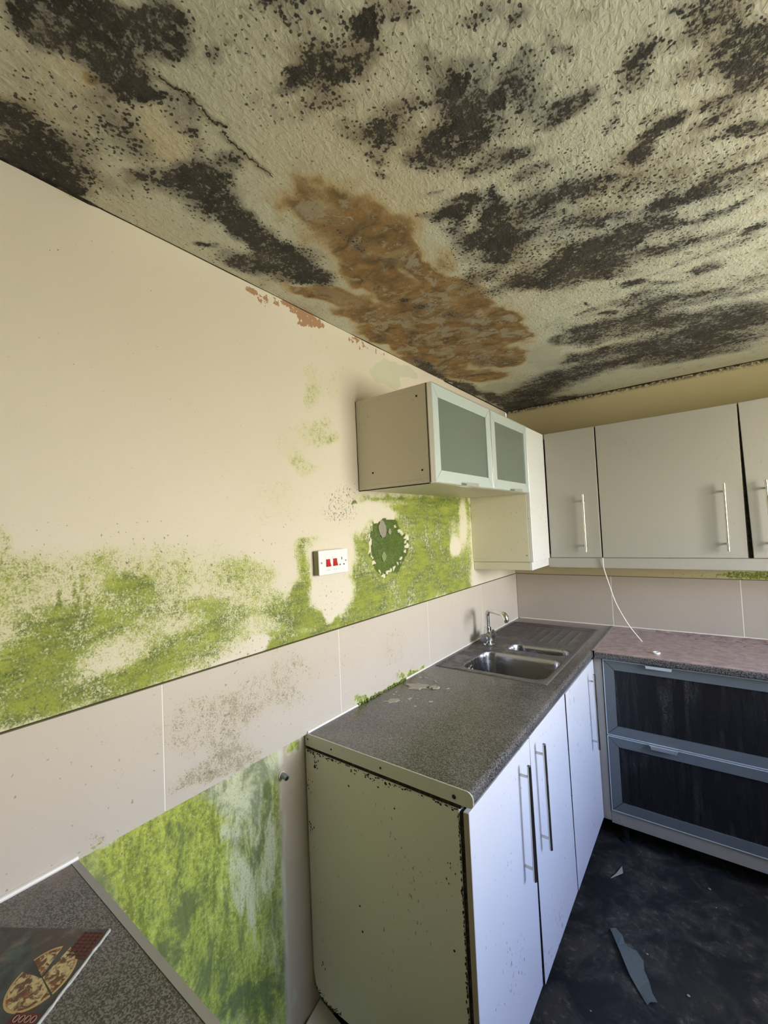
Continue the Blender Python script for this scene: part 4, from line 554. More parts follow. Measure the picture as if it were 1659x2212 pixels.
# ================================================================= sink
def sink():
    t = empty('kitchen_sink', (.29, -.67, WT), 'stainless steel one and a half bowl sink with drainer, dusty and tarnished', 'sink')
    nx, ny = 150, 300
    s, tt = np.meshgrid(np.linspace(0, 1, nx+1), np.linspace(0, 1, ny+1), indexing='ij'); X = SX0+s*(SX1-SX0); Y = SY0+tt*(SY1-SY0)
    def rr(cx, cy, hx, hy, r):
        qx = np.abs(X-cx)-(hx-r); qy = np.abs(Y-cy)-(hy-r); return np.hypot(np.maximum(qx, 0), np.maximum(qy, 0))+np.minimum(np.maximum(qx, qy), 0)-r
    ss = lambda x: np.clip(x, 0, 1)**2*(3-2*np.clip(x, 0, 1))
    d0 = rr((SX0+SX1)/2, (SY0+SY1)/2, (SX1-SX0)/2, (SY1-SY0)/2, .02)
    Z = np.full_like(X, .9125); Z += .0022*ss(-(d0)/.004)-.0040*ss((-d0-.014)/.008)
    d1 = rr(.326, -.985, .196, .156, .060); Z -= .150*ss(-d1/.020); Z -= .002*ss((.012-np.abs(d1))/.006)*(d1 > 0)
    d2 = rr(.362, -.706, .155, .066, .058); Z -= .115*ss(-d2/.018)
    dr = rr(.315, -.375, .195, .185, .02); Z -= .004*ss(-dr/.010)
    ins = ss(-dr/.02)
    for k in range(7): Z += .0042*ins*np.exp(-((X-(.165+.05*k))/.006)**2)*ss((-.225-Y)/.02)
    Z -= .010*np.exp(-((X-.33)**2+(Y+.985)**2)/.045**2)*(d1 < -.04)
    co_ = np.stack([X.ravel(), Y.ravel(), Z.ravel()], 1)
    o, P = grid('basin', M['sink'], nx, ny, lambda a, c: (co_[:, 0], co_[:, 1], co_[:, 2]), t)
    # rolled rim down to the worktop
    bm_ = bmesh.new(); bm_.from_mesh(o.data); ex = bmesh.ops.extrude_edge_only(bm_, edges=[e for e in bm_.edges if e.is_boundary])
    for v_ in ex['geom']:
        if isinstance(v_, bmesh.types.BMVert): v_.co.z = WT+.0002; v_.co.x += .001*(1 if v_.co.x > .3 else -1)
    bmesh.ops.recalc_face_normals(bm_, faces=bm_.faces[:]); bm_.to_mesh(o.data); bm_.free()
    for p in o.data.polygons: p.use_smooth = True
    b = B(); b.cyl((.33, -.985, .7495), (.33, -.985, .7535), .040, .038, 28).cyl((.33, -.985, .7535), (.33, -.985, .755), .026, .02, 24); b.build('waste_ring', M['chrome'], t, True)
    b = B(); b.tube([(.1385, -1.03+.017*math.cos(a), .868+.017*math.sin(a)) for a in np.linspace(0, 2*math.pi, 25)], .003, 8); b.build('overflow_ring', M['chrome'], t, True)
sink()

# ================================================================= mixer tap
def tap():
    tx, ty = .098, -.722
    t = empty('mixer_tap', (tx, ty, WT+.003), 'chrome swivel mixer tap standing behind the sink bowls', 'tap')
    b = B(); b.cyl((tx, ty, .911), (tx, ty, .918), .034, .030, 28, bev=.001).cyl((tx, ty, .918), (tx, ty, .935), .024, .023, 24).cyl((tx, ty, .935), (tx, ty, .985), .027, .022, 24, bev=.003)
    b.cyl((tx, ty-.030, .952), (tx, ty+.030, .952), .0195, seg=24); b.cyl((tx, ty, .985), (tx, ty, 1.006), .0185, .0185, 24, bev=.002); b.build('body', M['chrome'], t, True)
    for sg in (-1, 1):
        y0 = ty+sg*.031; b = B(); b.cyl((tx, y0, .952), (tx, y0+sg*.006, .952), .015, seg=20)
        pts = []
        bb = bmesh.new(); ring = []
        for k in range(40):
            a = 2*math.pi*k/40; r = .0245+.0022*math.cos(5*a); pts.append((tx+r*math.cos(a), .952+r*math.sin(a)))
        b.prism(pts, 1, y0+sg*.006, y0+sg*.026); b.cyl((tx, y0+sg*.026, .952), (tx, y0+sg*.030, .952), .0215, .017, 28); h = b.build('tap_handle', M['dull'], t, True)
        B().cyl((tx, y0+sg*.030, .952), (tx, y0+sg*.0315, .952), .008, seg=16).build('indicator_disc', M['chrome'], h)
    dx_, dy_ = .150, -.118; R_ = .035; zt = 1.098; L_ = math.hypot(dx_, dy_); ux, uy = dx_/L_, dy_/L_
    pts = [(tx, ty, 1.0), (tx, ty, 1.03)]
    for k in range(0, 9):
        a = math.pi/2*k/8; pts.append((tx+ux*R_*(1-math.cos(a)), ty+uy*R_*(1-math.cos(a)), zt-R_+R_*math.sin(a)))
    for s_ in (.09, L_-.03): pts.append((tx+ux*s_, ty+uy*s_, zt+.004*s_/L_))
    b = B(); b.tube(pts, .0118, 18); e = Vector(pts[-1]); u_ = Vector((ux, uy, 0)); 
    b.tube([e-u_*.012, e+u_*.004, e+u_*.018+Vector((0, 0, -.001)), e+u_*.030+Vector((0, 0, -.008)), e+u_*.035+Vector((0, 0, -.019)), e+u_*.035+Vector((0, 0, -.031))], [.0118, .0140, .0160, .0172, .0168, .0145], 20)
    b.cyl(e+u_*.035+Vector((0, 0, -.031)), e+u_*.035+Vector((0, 0, -.037)), .011, .010, 18); b.build('spout', M['chrome'], t, True)
tap()

# ================================================================= handles
def bar_handle(parent, axis_pt, out, z0, z1, off=.031, r=.0058):
    """vertical bar on two posts; axis_pt on the door face, out = outward unit vector"""
    p = Vector((axis_pt[0], axis_pt[1], 0)); n_ = Vector(out)
    b = B(); c = p+n_*off; b.cyl(c+Vector((0, 0, z0)), c+Vector((0, 0, z1)), r, seg=18, bev=.001)
    for z in (z0+.035, z1-.035): b.cyl(p+Vector((0, 0, z)), c+Vector((0, 0, z)), r*.72, seg=14)
    return b.build('handle', M['handle'], parent, True)
def tab_handle(parent, a, c, mat=None):
    """folded aluminium grip plate: a..c along its length, given by builder"""
    pass
def carcass(lo, hi, face, shelf=None, th=.016, mat=None, name='carcass', parent=None):
    x0, y0, z0 = lo; x1, y1, z1 = hi; b = B(); bv = .0008
    b.box((x0, y0, z0), (x1, y1, z0+th), bv); b.box((x0, y0, z1-th), (x1, y1, z1), bv)
    if face == 'x':
        b.box((x0, y0, z0+th), (x1, y0+th, z1-th), bv); b.box((x0, y1-th, z0+th), (x1, y1, z1-th), bv); b.box((x0, y0+th, z0+th), (x0+.006, y1-th, z1-th), 0)
        if shelf: b.box((x0+.006, y0+th, shelf), (x1-.02, y1-th, shelf+th), bv)
    else:
        b.box((x0, y0, z0+th), (x0+th, y1, z1-th), bv); b.box((x1-th, y0, z0+th), (x1, y1, z1-th), bv); b.box((x0+th, y1-.006, z0+th), (x1-th, y1, z1-th), 0)
        if shelf: b.box((x0+th, y0+.02, shelf), (x1-th, y1-.006, shelf+th), bv)
    return b.build(name, mat, parent)
def feet(parent, pts):
    for x, y in pts:
        b = B(); b.cyl((x, y, FZ+.003), (x, y, FZ+.013), .026, .024, 16).cyl((x, y, FZ+.013), (x, y, .0845), .016, .018, 14); b.build('foot', M['rubber'], parent, True)

# ================================================================= base cabinets, left run
D0 = .574; DX = .590; CB, CT = .085, .862
t = empty('base_cabinet', (.29, -1.545, CB), 'white two door base cabinet with ivory end panel, nearest under the worktop', 'cabinet')
carcass((.015, -1.972, CB), (.560, -1.101, CT), 'x', .45, mat=M['ivory2'], parent=t)
pts = [(.004, .861), (.563, .859), (.563, CB), (.060, CB), (.030, CB+.012), (.012, CB+.035), (.004, CB+.08)]
ep = B().prism(pts, 1, -1.990, -1.973).build('end_panel', M['ivory'], t)
for x, z, r in ((.045, .815, .005), (.19, .800, .003), (.36, .792, .0025), (.215, .46, .003), (.222, .39, .003), (.53, .50, .003)): B().cyl((x, -1.9906, z), (x, -1.989, z), r, seg=10).build('screw_hole', M['grime'], ep)
random.seed(9); b = B()                                             # black mould that crept along the joints of the panel
for k in range(150):
    x = random.uniform(.01, .565); z = .8605-abs(random.gauss(0, .0035))*(1+2*(abs(x-.27) < .08)); r = random.uniform(.0006, .0027)
    bb = bmesh.new(); bmesh.ops.create_icosphere(bb, subdivisions=1, radius=r); b.add(bb, Matrix.Translation((x, -1.9902, z)) @ Matrix.Diagonal((1.5, .35, 1, 1)))
for k in range(170):
    z = random.uniform(.10, .85); x = .563-abs(random.gauss(0, .0022)); r = random.uniform(.001, .003)
    bb = bmesh.new(); bmesh.ops.create_icosphere(bb, subdivisions=1, radius=r); b.add(bb, Matrix.Translation((x, -1.9902, z)) @ Matrix.Diagonal((.8, .35, 1.8, 1)))
for k in range(60):
    x = random.uniform(.006, .12); z = CB+abs(random.gauss(0, .006))+max(0, (.05-x))*.8; r = random.uniform(.0006, .0027)
    bb = bmesh.new(); bmesh.ops.create_icosphere(bb, subdivisions=1, radius=r); b.add(bb, Matrix.Translation((x, -1.9902, z)) @ Matrix.Diagonal((1.2, .35, 1, 1)))
for cx_, cz_, nn in ((.05, .20, 5), (.535, .70, 9), (.05, .83, 14), (.015, .62, 12), (.012, .74, 10)):
    for k in range(nn):
        bb = bmesh.new(); bmesh.ops.create_icosphere(bb, subdivisions=1, radius=random.uniform(.001, .003)); b.add(bb, Matrix.Translation((cx_+random.gauss(0, .006), -1.9902, cz_+random.gauss(0, .012))) @ Matrix.Diagonal((.7, .35, 1.5, 1)))
o = b.build('mould_specks', M['grime'], t); tag(o, kind='stuff')
B().box((.006, -1.986, .8595), (.566, -1.975, .8712), 0).build('mould_shade_gap', M['grime'], t)
B().box((.5632, -1.986, .10), (.5738, -1.975, .853), 0).build('mould_shade_gap', M['grime'], t)
def flat_door(parent, y0, y1, z0, z1, hy, hz0=.480, hz1=.825, proud=(0, 0)):
    d_ = B().box((D0, y0, z0), (DX, y1, z1), .0014).build('door', M['white'], parent)
    eb = B().box((D0, y0-.0012, z0+.002), (DX-.0008, y0-.0002, z1-.002), 0).build('edge_band', M['grime'], d_) if y0 > -1.9 else None
    hd = bar_handle(d_, (DX, hy), (1, 0, 0), hz0, hz1)
    for o_ in (d_, eb, hd):                                         # doors hang a few millimetres out of line
        if o_:
            for v_ in o_.data.vertices: v_.co.x += proud[0]+(proud[1]-proud[0])*(z1-v_.co.z)/(z1-z0)
    return d_
for yg in (-1.5375, -1.100): B().box((.5602, yg-.009, .09), (.5735, yg+.009, .855), 0).build('mould_shade_gap', M['grime'], t)  # dark strips paint the shade behind the door gaps
d1 = flat_door(t, -1.988, -1.5405, .073, .858, -1.643); B().box((D0+.0005, -1.9889, .075), (DX-.001, -1.9878, .856), 0).build('edge_band', M['edge'], t)
flat_door(t, -1.5355, -1.102, .073, .858, -1.487, proud=(-.001, .0065))
feet(t, [(.09, -1.84), (.07, -1.15), (.50, -1.84), (.50, -1.15)])
t2 = empty('base_cabinet', (.29, -.83, CB), 'white single door base cabinet in the inner corner, under the sink drainer', 'cabinet')
b = B(); b.box((.015, -1.097, CB), (.560, -.572, CB+.016)).box((.015, -1.097, CB+.016), (.56, -1.081, .862)).box((.02, -.588, CB+.016), (.56, -.572, .86)).box((.015, -1.081, CB+.016), (.021, -.588, .7)); b.build('carcass', M['ivory2'], t2)
flat_door(t2, -1.098, -.569, .073, .858, -.712, .475, .828, (.003, .0085))
feet(t2, [(.07, -1.05), (.07, -.62), (.50, -1.05), (.50, -.62)])

# ================================================================= glass fronted drawers under the back wall
def mitre_frame(plane, a0, a1, z0, z1, w, f, bk, parent, mat, matedge):
    """four mitred bars; plane 'x': front at x=f, spanning y a0..a1; plane 'y': front at y=f, spanning x"""
    b = B(); g = .0004
    quads = [[(a0, z0), (a1, z0), (a1-w, z0+w), (a0+w, z0+w)], [(a1, z0), (a1, z1), (a1-w, z1-w), (a1-w, z0+w)], [(a1, z1), (a0, z1), (a0+w, z1-w), (a1-w, z1-w)], [(a0, z1), (a0, z0), (a0+w, z0+w), (a0+w, z1-w)]]
    for q_ in quads:
        cx_ = sum(p[0] for p in q_)/4; cz_ = sum(p[1] for p in q_)/4
        q_ = [(p[0]+(cx_-p[0])*.004, p[1]+(cz_-p[1])*.02) for p in q_] if abs(q_[0][1]-q_[1][1]) < 1e-6 else [(p[0]+(cx_-p[0])*.02, p[1]+(cz_-p[1])*.004) for p in q_]
        b.prism(q_, 0 if plane == 'x' else 1, bk, f)
    fr = b.build('frame', mat, parent)
    b = B(); e = .004; pf = f+(.0016 if plane == 'x' else -.0016)
    for (p0, p1) in (((a0, z0), (a1, z0+e)), ((a0, z1-e), (a1, z1)), ((a0, z0+e), (a0+e, z1-e)), ((a1-e, z0+e), (a1, z1-e))):
        if plane == 'x': b.box((bk, p0[0], p0[1]), (pf, p1[0], p1[1]), .0004)
        else: b.box((p0[0], pf, p0[1]), (p1[0], bk, p1[1]), .0004)
    b.build('edge_profile', matedge, parent)
t = empty('drawer_cabinet', (1.08, -.28, .06), 'low cabinet with two wide smoked glass drawers, below the dusty worktop', 'cabinet')
carcass((.634, -.545, .12), (1.634, -.02, .868), 'y', .487, mat=M['ivory2'], parent=t)
B().box((.592, -.563, .066), (.6315, -.545, .866), .001).build('corner_filler', M['railw'], t)
B().box((.6325, -.560, .055), (1.634, -.542, .1175), .001).build('bottom_rail', M['railw'], t)
B().box((.6318, -.556, .119), (.6345, -.546, .866), 0).build('mould_shade_gap', M['grime'], t)
for i, (z0, z1) in enumerate(((.4915, .8645), (.1195, .4875))):
    dw = B().box((.66, -.540, z0+.02), (1.61, -.06, z0+.035), .001).build('drawer', M['ivory2'], t)
    mitre_frame('y', .636, 1.632, z0, z1, .0485, -.566, -.547, dw, M['alulow'], M['alu'])
    B().box((.6835, -.558, z0+.0475), (1.5845, -.552, z1-.0475), 0).build('glass_panel', M['smoke'], dw)
    for cx in (.872, 1.396):
        b = B(); zt = z1+.0005
        b.box((cx-.063, -.566-.001, zt-.0015), (cx+.063, -.552, zt+.0008), 0)
        b.prism([(cx-.063, -.566), (cx+.063, -.566), (cx+.058, -.588), (cx-.048, -.588)], 2, zt-.0012, zt+.0008)
        b.prism([(cx-.048, zt+.0008), (cx+.058, zt+.0008), (cx+.056, zt-.013), (cx-.046, zt-.013)], 1, -.5882, -.5868)
        b.build('drawer_handle', M['alu_edge'] if i else M['alu'], dw)
feet(t, [(.68, -.5), (.68, -.07), (1.59, -.5), (1.59, -.07)])
# cabinet under the foreground worktop
t = empty('base_cabinet', (.29, -3.3, CB), 'base cabinet under the lower left worktop with the pizza carton', 'cabinet')
carcass((.015, -3.95, CB), (.56, -2.66, CT), 'x', .45, mat=M['ivory2'], parent=t)
for a, c in ((-3.945, -3.305), (-3.300, -2.662)): flat_door(t, a, c, .073, .858, c-.06 if a < -3.5 else a+.06)
feet(t, [(.07, -3.9), (.07, -2.72), (.50, -3.9), (.50, -2.72)])

# ================================================================= wall cabinets
UZ0, GZ, UZ1, UD = 1.357, 1.727, 2.085, .350
def flap(y0, y1, label, tabc):
    t = empty('wall_cabinet', (.16, (y0+y1)/2, GZ), label, 'cabinet', 'flap door wall cabinets with frosted glass')
    carcass((.001, y0, GZ), (.329, y1, UZ1), 'x', 1.90, mat=M['ivory2'], parent=t)
    d_ = B().box((.3305, y0+.001, GZ+.001), (.3345, y0+.0025, UZ1-.001), 0).build('door', M['edge'], t)
    mitre_frame('x', y0+.0015, y1-.0015, GZ-.002, UZ1, .0475, .3500, .3315, d_, M['alu'], M['alu_edge'])
    B().box((.338, y0+.046, GZ+.044), (.344, y1-.046, UZ1-.046), 0).build('glass_panel', M['frost'], d_)
    b = B(); z = GZ-.003
    b.box((.334, tabc-.062, z-.0012), (.3515, tabc+.062, z+.0004), 0)
    b.prism([(.3515, tabc-.062), (.3515, tabc+.062), (.374, tabc+.052), (.374, tabc-.056)], 2, z-.0012, z+.0006)
    b.prism([(tabc-.056, z+.0006), (tabc+.052, z+.0006), (tabc+.050, z+.012), (tabc-.054, z+.012)], 0, .3728, .3742)
    b.build('flap_handle', M['alu_edge'], d_)
    return t
f1 = flap(-1.657, -1.1425, 'left wall cabinet with frosted glass flap and exposed cream side, nearest the camera', -1.40)
f2 = flap(-1.1405, -.659, 'second frosted glass flap cabinet, between the nearest one and the corner cabinet', -.888)
for x, z in ((.29, 2.045), (.075, 1.790), (.30, 1.775)): B().cyl((x, -1.6578, z), (x, -1.6565, z), .0042, seg=6).build('screw_hole', M['grime'], f1)
B().box((.001, -1.6572, GZ-.0035), (.328, -1.6545, GZ-.0002), 0).build('edge_band', M['grime'], f1)
B().box((.3292, -1.6573, GZ+.001), (.3305, -1.6555, UZ1-.001), 0).build('dark_joint', M['grime'], f1)
B().box((.0003, -1.6585, GZ), (.0022, -1.6568, UZ1), 0).build('dark_joint', M['grime'], f1)
tc_ = empty('wall_cabinet', (.17, -.33, UZ0), 'full height corner wall cabinet on the left wall, narrow white door facing right', 'cabinet')
carcass((.001, -.656, UZ0), (.329, -.002, UZ1), 'x', 1.7, mat=M['ivory2'], parent=tc_)
B().box((.3305, -.655, UZ0-.001), (.3485, -.3595, UZ1), .001).build('door', M['white'], tc_)
B().cyl((.315, -.6572, 1.392), (.315, -.6555, 1.392), .003, seg=8).build('screw_hole', M['grime'], tc_)
def back_unit(x0, x1, label, hx, skew=0, grp='white doors wall cabinets on the back wall'):
    t = empty('wall_cabinet', ((x0+x1)/2, -.17, UZ0), label, 'cabinet', grp)
    carcass((x0+.0005, -.3385, UZ0), (x1-.0005, -.001, UZ1), 'y', 1.7, mat=M['ivory2'], parent=t)
    B().box((x0+.001, -.3392, UZ0), (x0+.016, -.3386, UZ1), 0).build('mouldy_edge', M['grime'], t); B().box((x1-.016, -.3392, UZ0), (x1-.001, -.3386, UZ1), 0).build('mouldy_edge', M['grime'], t)
    dx0, dx1 = {0: (x0+.0035, x1-.0035)}.get(skew, (x0, x1)) if not skew else (x0+.0095, x1)
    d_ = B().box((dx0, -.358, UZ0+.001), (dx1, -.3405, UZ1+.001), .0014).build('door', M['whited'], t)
    h_ = bar_handle(d_, (hx, -.358), (0, -1, 0), 1.392, 1.711, .036)
    if skew:
        c_ = Vector((x0, -.35, 1.72)); mt = Matrix.Translation(c_) @ Matrix.Rotation(math.radians(skew), 4, 'Y') @ Matrix.Translation(-c_)
        for o_ in (d_, h_): o_.data.transform(mt)
    return t
back_unit(.352, .629, 'narrow white wall cabinet in the corner, leftmost on the back wall', .555)
back_unit(.629, 1.2455, 'wide white wall cabinet in the middle of the back wall', 1.172)
back_unit(1.2455, 1.85, 'white wall cabinet cut by the right edge, its door hanging crooked', 1.321, -1.15)
pm = empty('light_pelmet', (.33, -.35, 1.31), 'white pelmet boards fixed under the corner and back wall cabinets', 'pelmet')
B().box((.002, -.650, 1.312), (.322, -.634, 1.3555), .001).build('pelmet_board', M['ivory2'], pm)
B().box((.3225, -.6505, 1.312), (.339, -.352, 1.3555), .001).build('pelmet_board', M['white'], pm)
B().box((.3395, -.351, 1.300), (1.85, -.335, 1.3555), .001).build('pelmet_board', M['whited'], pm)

# ================================================================= cooker switch
def switch():
    X0, XF = .0012, .030; y0, y1, z0, z1 = -1.921, -1.773, 1.4195, 1.5055
    t = empty('cooker_switch', (0, (y0+y1)/2, z0), 'white double switch plate with two red rockers and a socket, on the mossy wall', 'switch')
    B().box((X0, y0+.001, z0+.001), (XF-.006, y1-.001, z1-.001), .002).build('back_box', M['plastic_side'], t)
    p = B().box((XF-.006, y0, z0), (XF, y1, z1), .0022, 2).build('face_plate', M['plastic'], t)
    for yc in (-1.877, -1.842):
        b = B(); b.prism([(XF-.002, 1.447), (XF+.001, 1.447), (XF+.0065, 1.4485), (XF+.002, 1.462), (XF+.0015, 1.4735), (XF-.002, 1.4735)], 1, yc-.0095, yc+.0095)
        b.build('rocker', M['red'], t)
        B().box((XF, yc-.011, 1.4738), (XF+.0012, yc+.011, 1.483), .0004).build('neon_window', M['plastic'], t)
    sy = -1.806
    for (yy, zz, hy, hz) in ((sy, 1.4715, .0018, .0045), (sy-.0105, 1.4495, .0032, .0022), (sy+.0105, 1.4495, .0032, .0022)): B().box((XF-.001, yy-hy, zz-hz), (XF+.0004, yy+hy, zz+hz), 0).build('socket_slot', M['black'], p)
    for yy in (-1.909, -1.785): B().cyl((XF-.001, yy, 1.4625), (XF+.0005, yy, 1.4625), .0033, seg=12).build('fixing_screw', M['dull'], p)
    for txt, yc in (('COOKER', -1.877), ('SOCKET', -1.842)):             # worn lettering under each rocker
        cu = bpy.data.curves.new('lettering', 'FONT'); cu.body = txt; cu.size = .0055; cu.align_x = 'CENTER'; cu.extrude = .00008
        ob = bpy.data.objects.new('lettering_tmp', cu); C.objects.link(ob); bpy.context.view_layer.update()
        me = bpy.data.meshes.new_from_object(ob.evaluated_get(bpy.context.evaluated_depsgraph_get())); bpy.data.objects.remove(ob)
        me.transform(Matrix.Translation((XF+.0002, yc, 1.4335)) @ Matrix(((0, 0, 1, 0), (1, 0, 0, 0), (0, 1, 0, 0), (0, 0, 0, 1)))); link('lettering', me, M['greytext'], t)
switch()
t = empty('pipe_stub', (0, -2.09, .822), 'short grey pipe end sticking out of the green wall below the tiles', 'pipe')
b = B(); b.cyl((-.004, -2.088, .822), (.003, -2.088, .822), .013, .012, 20); b.build('collar', M['strip'], t, True)
b = B(); pts = [(.001, -2.088, .822), (.014, -2.088, .8215), (.026, -2.089, .819)]; b.tube(pts, [.0085, .0085, .008], 18); b.build('pipe', M['dull'], t, True)
B().cyl((.0262, -2.089, .8189), (.0268, -2.089, .8188), .0055, seg=16).build('pipe_mouth', M['black'], t)

# ================================================================= cable, cap, carton, debris
pts = []; ctl = [(.631, -.3655, 1.358), (.632, -.358, 1.30), (.648, -.345, 1.222), (.670, -.336, 1.13), (.699, -.336, 1.058), (.738, -.336, .985), (.789, -.335, .914)]
for i in range(len(ctl)-1):
    p0 = Vector(ctl[max(i-1, 0)]); p1 = Vector(ctl[i]); p2 = Vector(ctl[i+1]); p3 = Vector(ctl[min(i+2, len(ctl)-1)])
    for k in range(6):
        s_ = k/6; pts.append(.5*((2*p1)+(p2-p0)*s_+(2*p0-5*p1+4*p2-p3)*s_*s_+(3*p1-p0-3*p2+p3)*s_**3))
pts.append(Vector(ctl[-1])); o = B().tube(pts, .0026, 10).build('cable', M['cable'], None, True); tag(o, 'thin white cable hanging from the back cabinets down to the dusty worktop', 'cable')
b = B(); c0 = Vector((.868, -.522, WT))
b.tube([c0+Vector((.013*math.cos(a), .013*math.sin(a), .006)) for a in np.linspace(0, 2*math.pi, 29)], .0035, 10); b.cyl(c0+Vector((0, 0, .0003)), c0+Vector((0, 0, .0025)), .0125, seg=22)
o = b.build('plastic_cap', M['cap'], None, True); tag(o, 'small round white plastic cap on the front edge of the dusty worktop', 'cap')

def carton():
    C0 = Vector((.252, -2.662, WT)); U = Vector((.545, -.838, 0)); V = Vector((-.838, -.545, 0))
    t = empty('pizza_carton', C0, 'flattened printed pizza carton with a pizza picture, on the lower left worktop', 'carton')
    Rm = Matrix((U, V, U.cross(V))).transposed().to_4x4(); 
    if Rm.determinant() < 0: pass
    base = Matrix.Translation(C0) @ Matrix(((U.x, V.x, 0, 0), (U.y, V.y, 0, 0), (0, 0, 1, 0), (0, 0, 0, 1)))
    def put(b, name, mat, par=t, lab=None):
        o = b.build(name, mat, None); o.data.transform(base); o.data.flip_normals() if base.determinant() < 0 else None
        o.parent = par; o.matrix_parent_inverse = Matrix.Translation(t.location).inverted() if par is t else Matrix.Translation(t.location).inverted()
        if par is not t: o.matrix_parent_inverse = par.matrix_parent_inverse.copy()
        return o
    def cm():
        n = N('carton_print'); a = n.noise(30, 5, .6); b_ = n.noise(9, 4, .6)
        col = n.mix(n.sm(a, .4, .65), (.018, .026, .028), (.050, .085, .080)); col = n.mix(n.sm(b_, .45, .6, 0, .75), col, (.075, .045, .035))
        col = n.mix(n.sm(n.noise(14, 5, .6), .56, .70, 0, .6), col, (.22, .19, .15)); return n.done(col, .28)
    sh = put(B().box((0, 0, .0003), (.30, .235, .0040), .001), 'carton_sheet', cm())
    M['foil'] = m_debris('torn_white_card_edge', (.70, .72, .66), (.30, .28, .24))
    random.seed(4); pe = [(x, -.0014+random.uniform(-.0008, .0008)) for x in np.linspace(0, .30, 50)]; po = [(x, .0004+random.uniform(-.0006, .0008)) for x in np.linspace(.30, 0, 50)]
    put(B().prism(pe+po, 2, .0003, .0046), 'torn_edge', M['foil'])
    def pz():
        n = N('pizza_picture'); a = n.noise(95, 4, .6, None, .8); b_ = n.voro(110)
        col = n.mix(n.sm(a, .42, .56), (.13, .05, .018), (.62, .50, .24)); col = n.mix(n.sm(n.noise(70, 3), .58, .64), col, (.26, .07, .02)); col = n.mix(n.sm(b_, .0, .28, .8, 0), col, (.05, .035, .012)); return n.done(col, .3)
    pm_ = pz(); crust = m_simple('pizza_crust_print', (.55, .38, .15), .35); pc = (.081, .047); R_ = .048
    def wedge(a0, a1, dc=(0, 0), r=R_): return [(pc[0]+dc[0], pc[1]+dc[1])]+[(pc[0]+dc[0]+r*math.cos(a), pc[1]+dc[1]+.84*r*math.sin(a)) for a in np.linspace(math.radians(a0), math.radians(a1), 26)]
    for a0, a1, dc in ((-174, -62, (0, 0)), (-60, 100, (.001, .0005)), (120, 172, (-.002, .004))):
        put(B().prism(wedge(a0, a1, dc, R_), 2, .0040, .00425), 'pizza_crust_print', crust); put(B().prism(wedge(a0, a1, dc, R_*.925), 2, .00425, .0045), 'pizza_print', pm_)
    rd = m_debris('dark_red_print', (.20, .045, .03), (.10, .035, .025)); rl = m_simple('pale_print', (.38, .24, .20), .5); gd = m_simple('dark_grid_print', (.05, .025, .02), .5)
    put(B().box((.006, .004, .0040), (.052, .040, .0043), 0), 'red_panel', rd)
    for k in range(7): put(B().box((.008+.0062*k, .005, .0043), (.0096+.0062*k, .039, .0046), 0), 'grid_line', gd)
    for k in range(4): put(B().box((.007, .009+.0085*k, .0043), (.051, .0105+.0085*k, .0046), 0), 'grid_line', gd)
    put(B().box((.128, .006, .0040), (.168, .044, .0043), .0002), 'red_label', rd)
    for r_ in range(2):
        for k in range(4):
            cx_, cy_ = .136+.013*r_, .011+.0085*k
            ring = [(cx_+.0042*math.cos(a), cy_+.0032*math.sin(a), .0046) for a in np.linspace(0, 2*math.pi, 13)]
            put(B().tube(ring, .0007, 5), 'print_mark', rl)
carton()

def flake(loc, r, label, group=None, mat='flake', th=.004, seed=0, sx=1, rot=0):
    random.seed(seed); n_ = 15; b_ = bmesh.new()
    rad = [r*random.uniform(.6, 1.15) for _ in range(n_)]
    top = [b_.verts.new((sx*rad[k]*.92*math.cos(2*math.pi*k/n_), rad[k]*.92*math.sin(2*math.pi*k/n_), th*random.uniform(.7, 1.2))) for k in range(n_)]
    bot = [b_.verts.new((sx*rad[k]*math.cos(2*math.pi*k/n_), rad[k]*math.sin(2*math.pi*k/n_), .0002)) for k in range(n_)]
    ct = b_.verts.new((0, 0, th*1.25))
    for k in range(n_):
        j = (k+1) % n_; b_.faces.new((bot[k], bot[j], top[j], top[k])); b_.faces.new((top[k], top[j], ct))
    b_.faces.new(bot[::-1]); me = bpy.data.meshes.new('plaster_flake'); b_.to_mesh(me); b_.free()
    o = link('plaster_flake', me, M[mat]); o.location = loc; o.rotation_euler = (0, 0, rot); return tag(o, label, 'debris', group)
flake((.100, -1.455, WT), .036, 'largest pale flake of fallen plaster, near the wall on the sink worktop', seed=1, sx=1.6, rot=.3)
flake((.165, -1.43, WT), .022, 'rounded pale plaster piece at the sink side of the largest flake', seed=2, th=.006)
flake((.095, -1.625, WT), .020, 'thin pale plaster chip closest to the ivory end strip', seed=3, sx=1.7, rot=.9, th=.002)
random.seed(21)
for k in range(16):
    x = random.uniform(.05, .26); y = random.uniform(-1.66, -1.32)
    flake((x, y, WT), random.uniform(.0025, .007), 'tiny plaster crumb on the worktop around the large flake', 'plaster crumbs on the worktop', seed=40+k, sx=random.uniform(1, 2.2), rot=random.uniform(0, 3), th=.0018)
b = B(); random.seed(30)
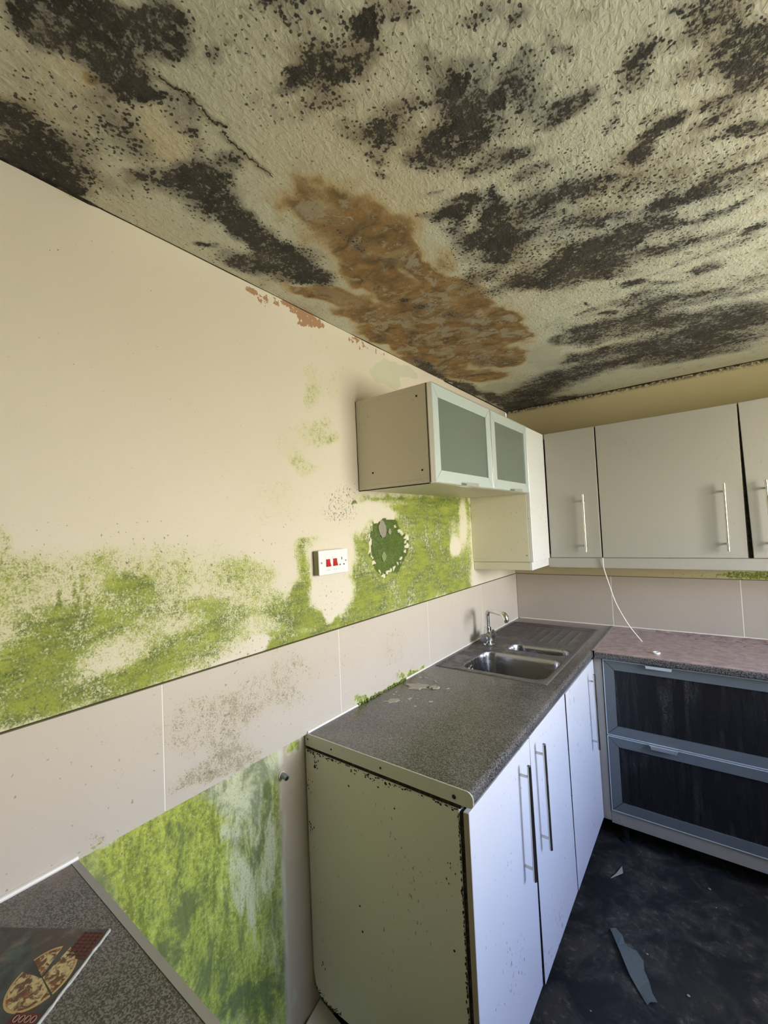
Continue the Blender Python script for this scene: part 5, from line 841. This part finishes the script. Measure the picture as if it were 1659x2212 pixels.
for k in range(26):
    x = random.uniform(.6, 1.5); y = random.uniform(-2.2, -.62); r = random.uniform(.0015, .0045); bb = bmesh.new(); bmesh.ops.create_icosphere(bb, subdivisions=1, radius=r); b.add(bb, Matrix.Translation((x, y, FZ+.003)) @ Matrix.Diagonal((1.3, 1, .5, 1)))
o = b.build('floor_crumbs', M['flake'], None); tag(o, 'scattered small crumbs of plaster on the black floor', 'debris', kind='stuff')
SHARD = [(0.702, -1.073), (0.72, -1.066), (0.746, -1.082), (0.757, -1.104), (0.769, -1.101), (0.765, -1.116), (0.798, -1.124), (0.823, -1.148), (0.828, -1.176), (0.846, -1.21), (0.86, -1.254), (0.877, -1.28), (0.857, -1.286), (0.848, -1.296), (0.818, -1.262), (0.789, -1.23), (0.739, -1.142)]
b_ = bmesh.new(); v0 = []; v1 = []
for i, (x, y) in enumerate(SHARD):
    z = FZ+.004+.012*(1+math.sin(i*1.3))*.5; v0.append(b_.verts.new((x, y, z))); v1.append(b_.verts.new((x, y, z-.0025)))
b_.faces.new(v0); b_.faces.new(v1[::-1]); k = len(v0)
for i in range(k): b_.faces.new((v0[i], v0[(i+1) % k], v1[(i+1) % k], v1[i]))
bmesh.ops.triangulate(b_, faces=[f for f in b_.faces if len(f.verts) > 4]); bmesh.ops.recalc_face_normals(b_, faces=b_.faces[:])
me = bpy.data.meshes.new('torn_lino_strip'); b_.to_mesh(me); b_.free(); o = link('torn_lino_strip', me, M['shard']); tag(o, 'long torn grey green strip lying on the black floor', 'debris')
o = B().prism([(.66, -.80), (.70, -.74), (.69, -.70), (.675, -.76)], 2, FZ+.003, FZ+.006).build('paper_scrap', M['flake'], None); tag(o, 'small pale scrap on the floor beside the corner base cabinet', 'debris')
# fallen plinth board leaning at the foot of the wall
b = B(); b.box((-.075, -.12, -.006), (.075, .12, .006), .001)
o = b.build('plinth_board', M['ivory'], None); o.matrix_world = Matrix.Translation((.079, -2.07, -.006)) @ Matrix.Rotation(math.radians(32), 4, 'Y') @ Matrix.Rotation(math.radians(10), 4, 'Z')
tag(o, 'loose pale plinth board leaning against the wall under the ivory end panel', 'board')
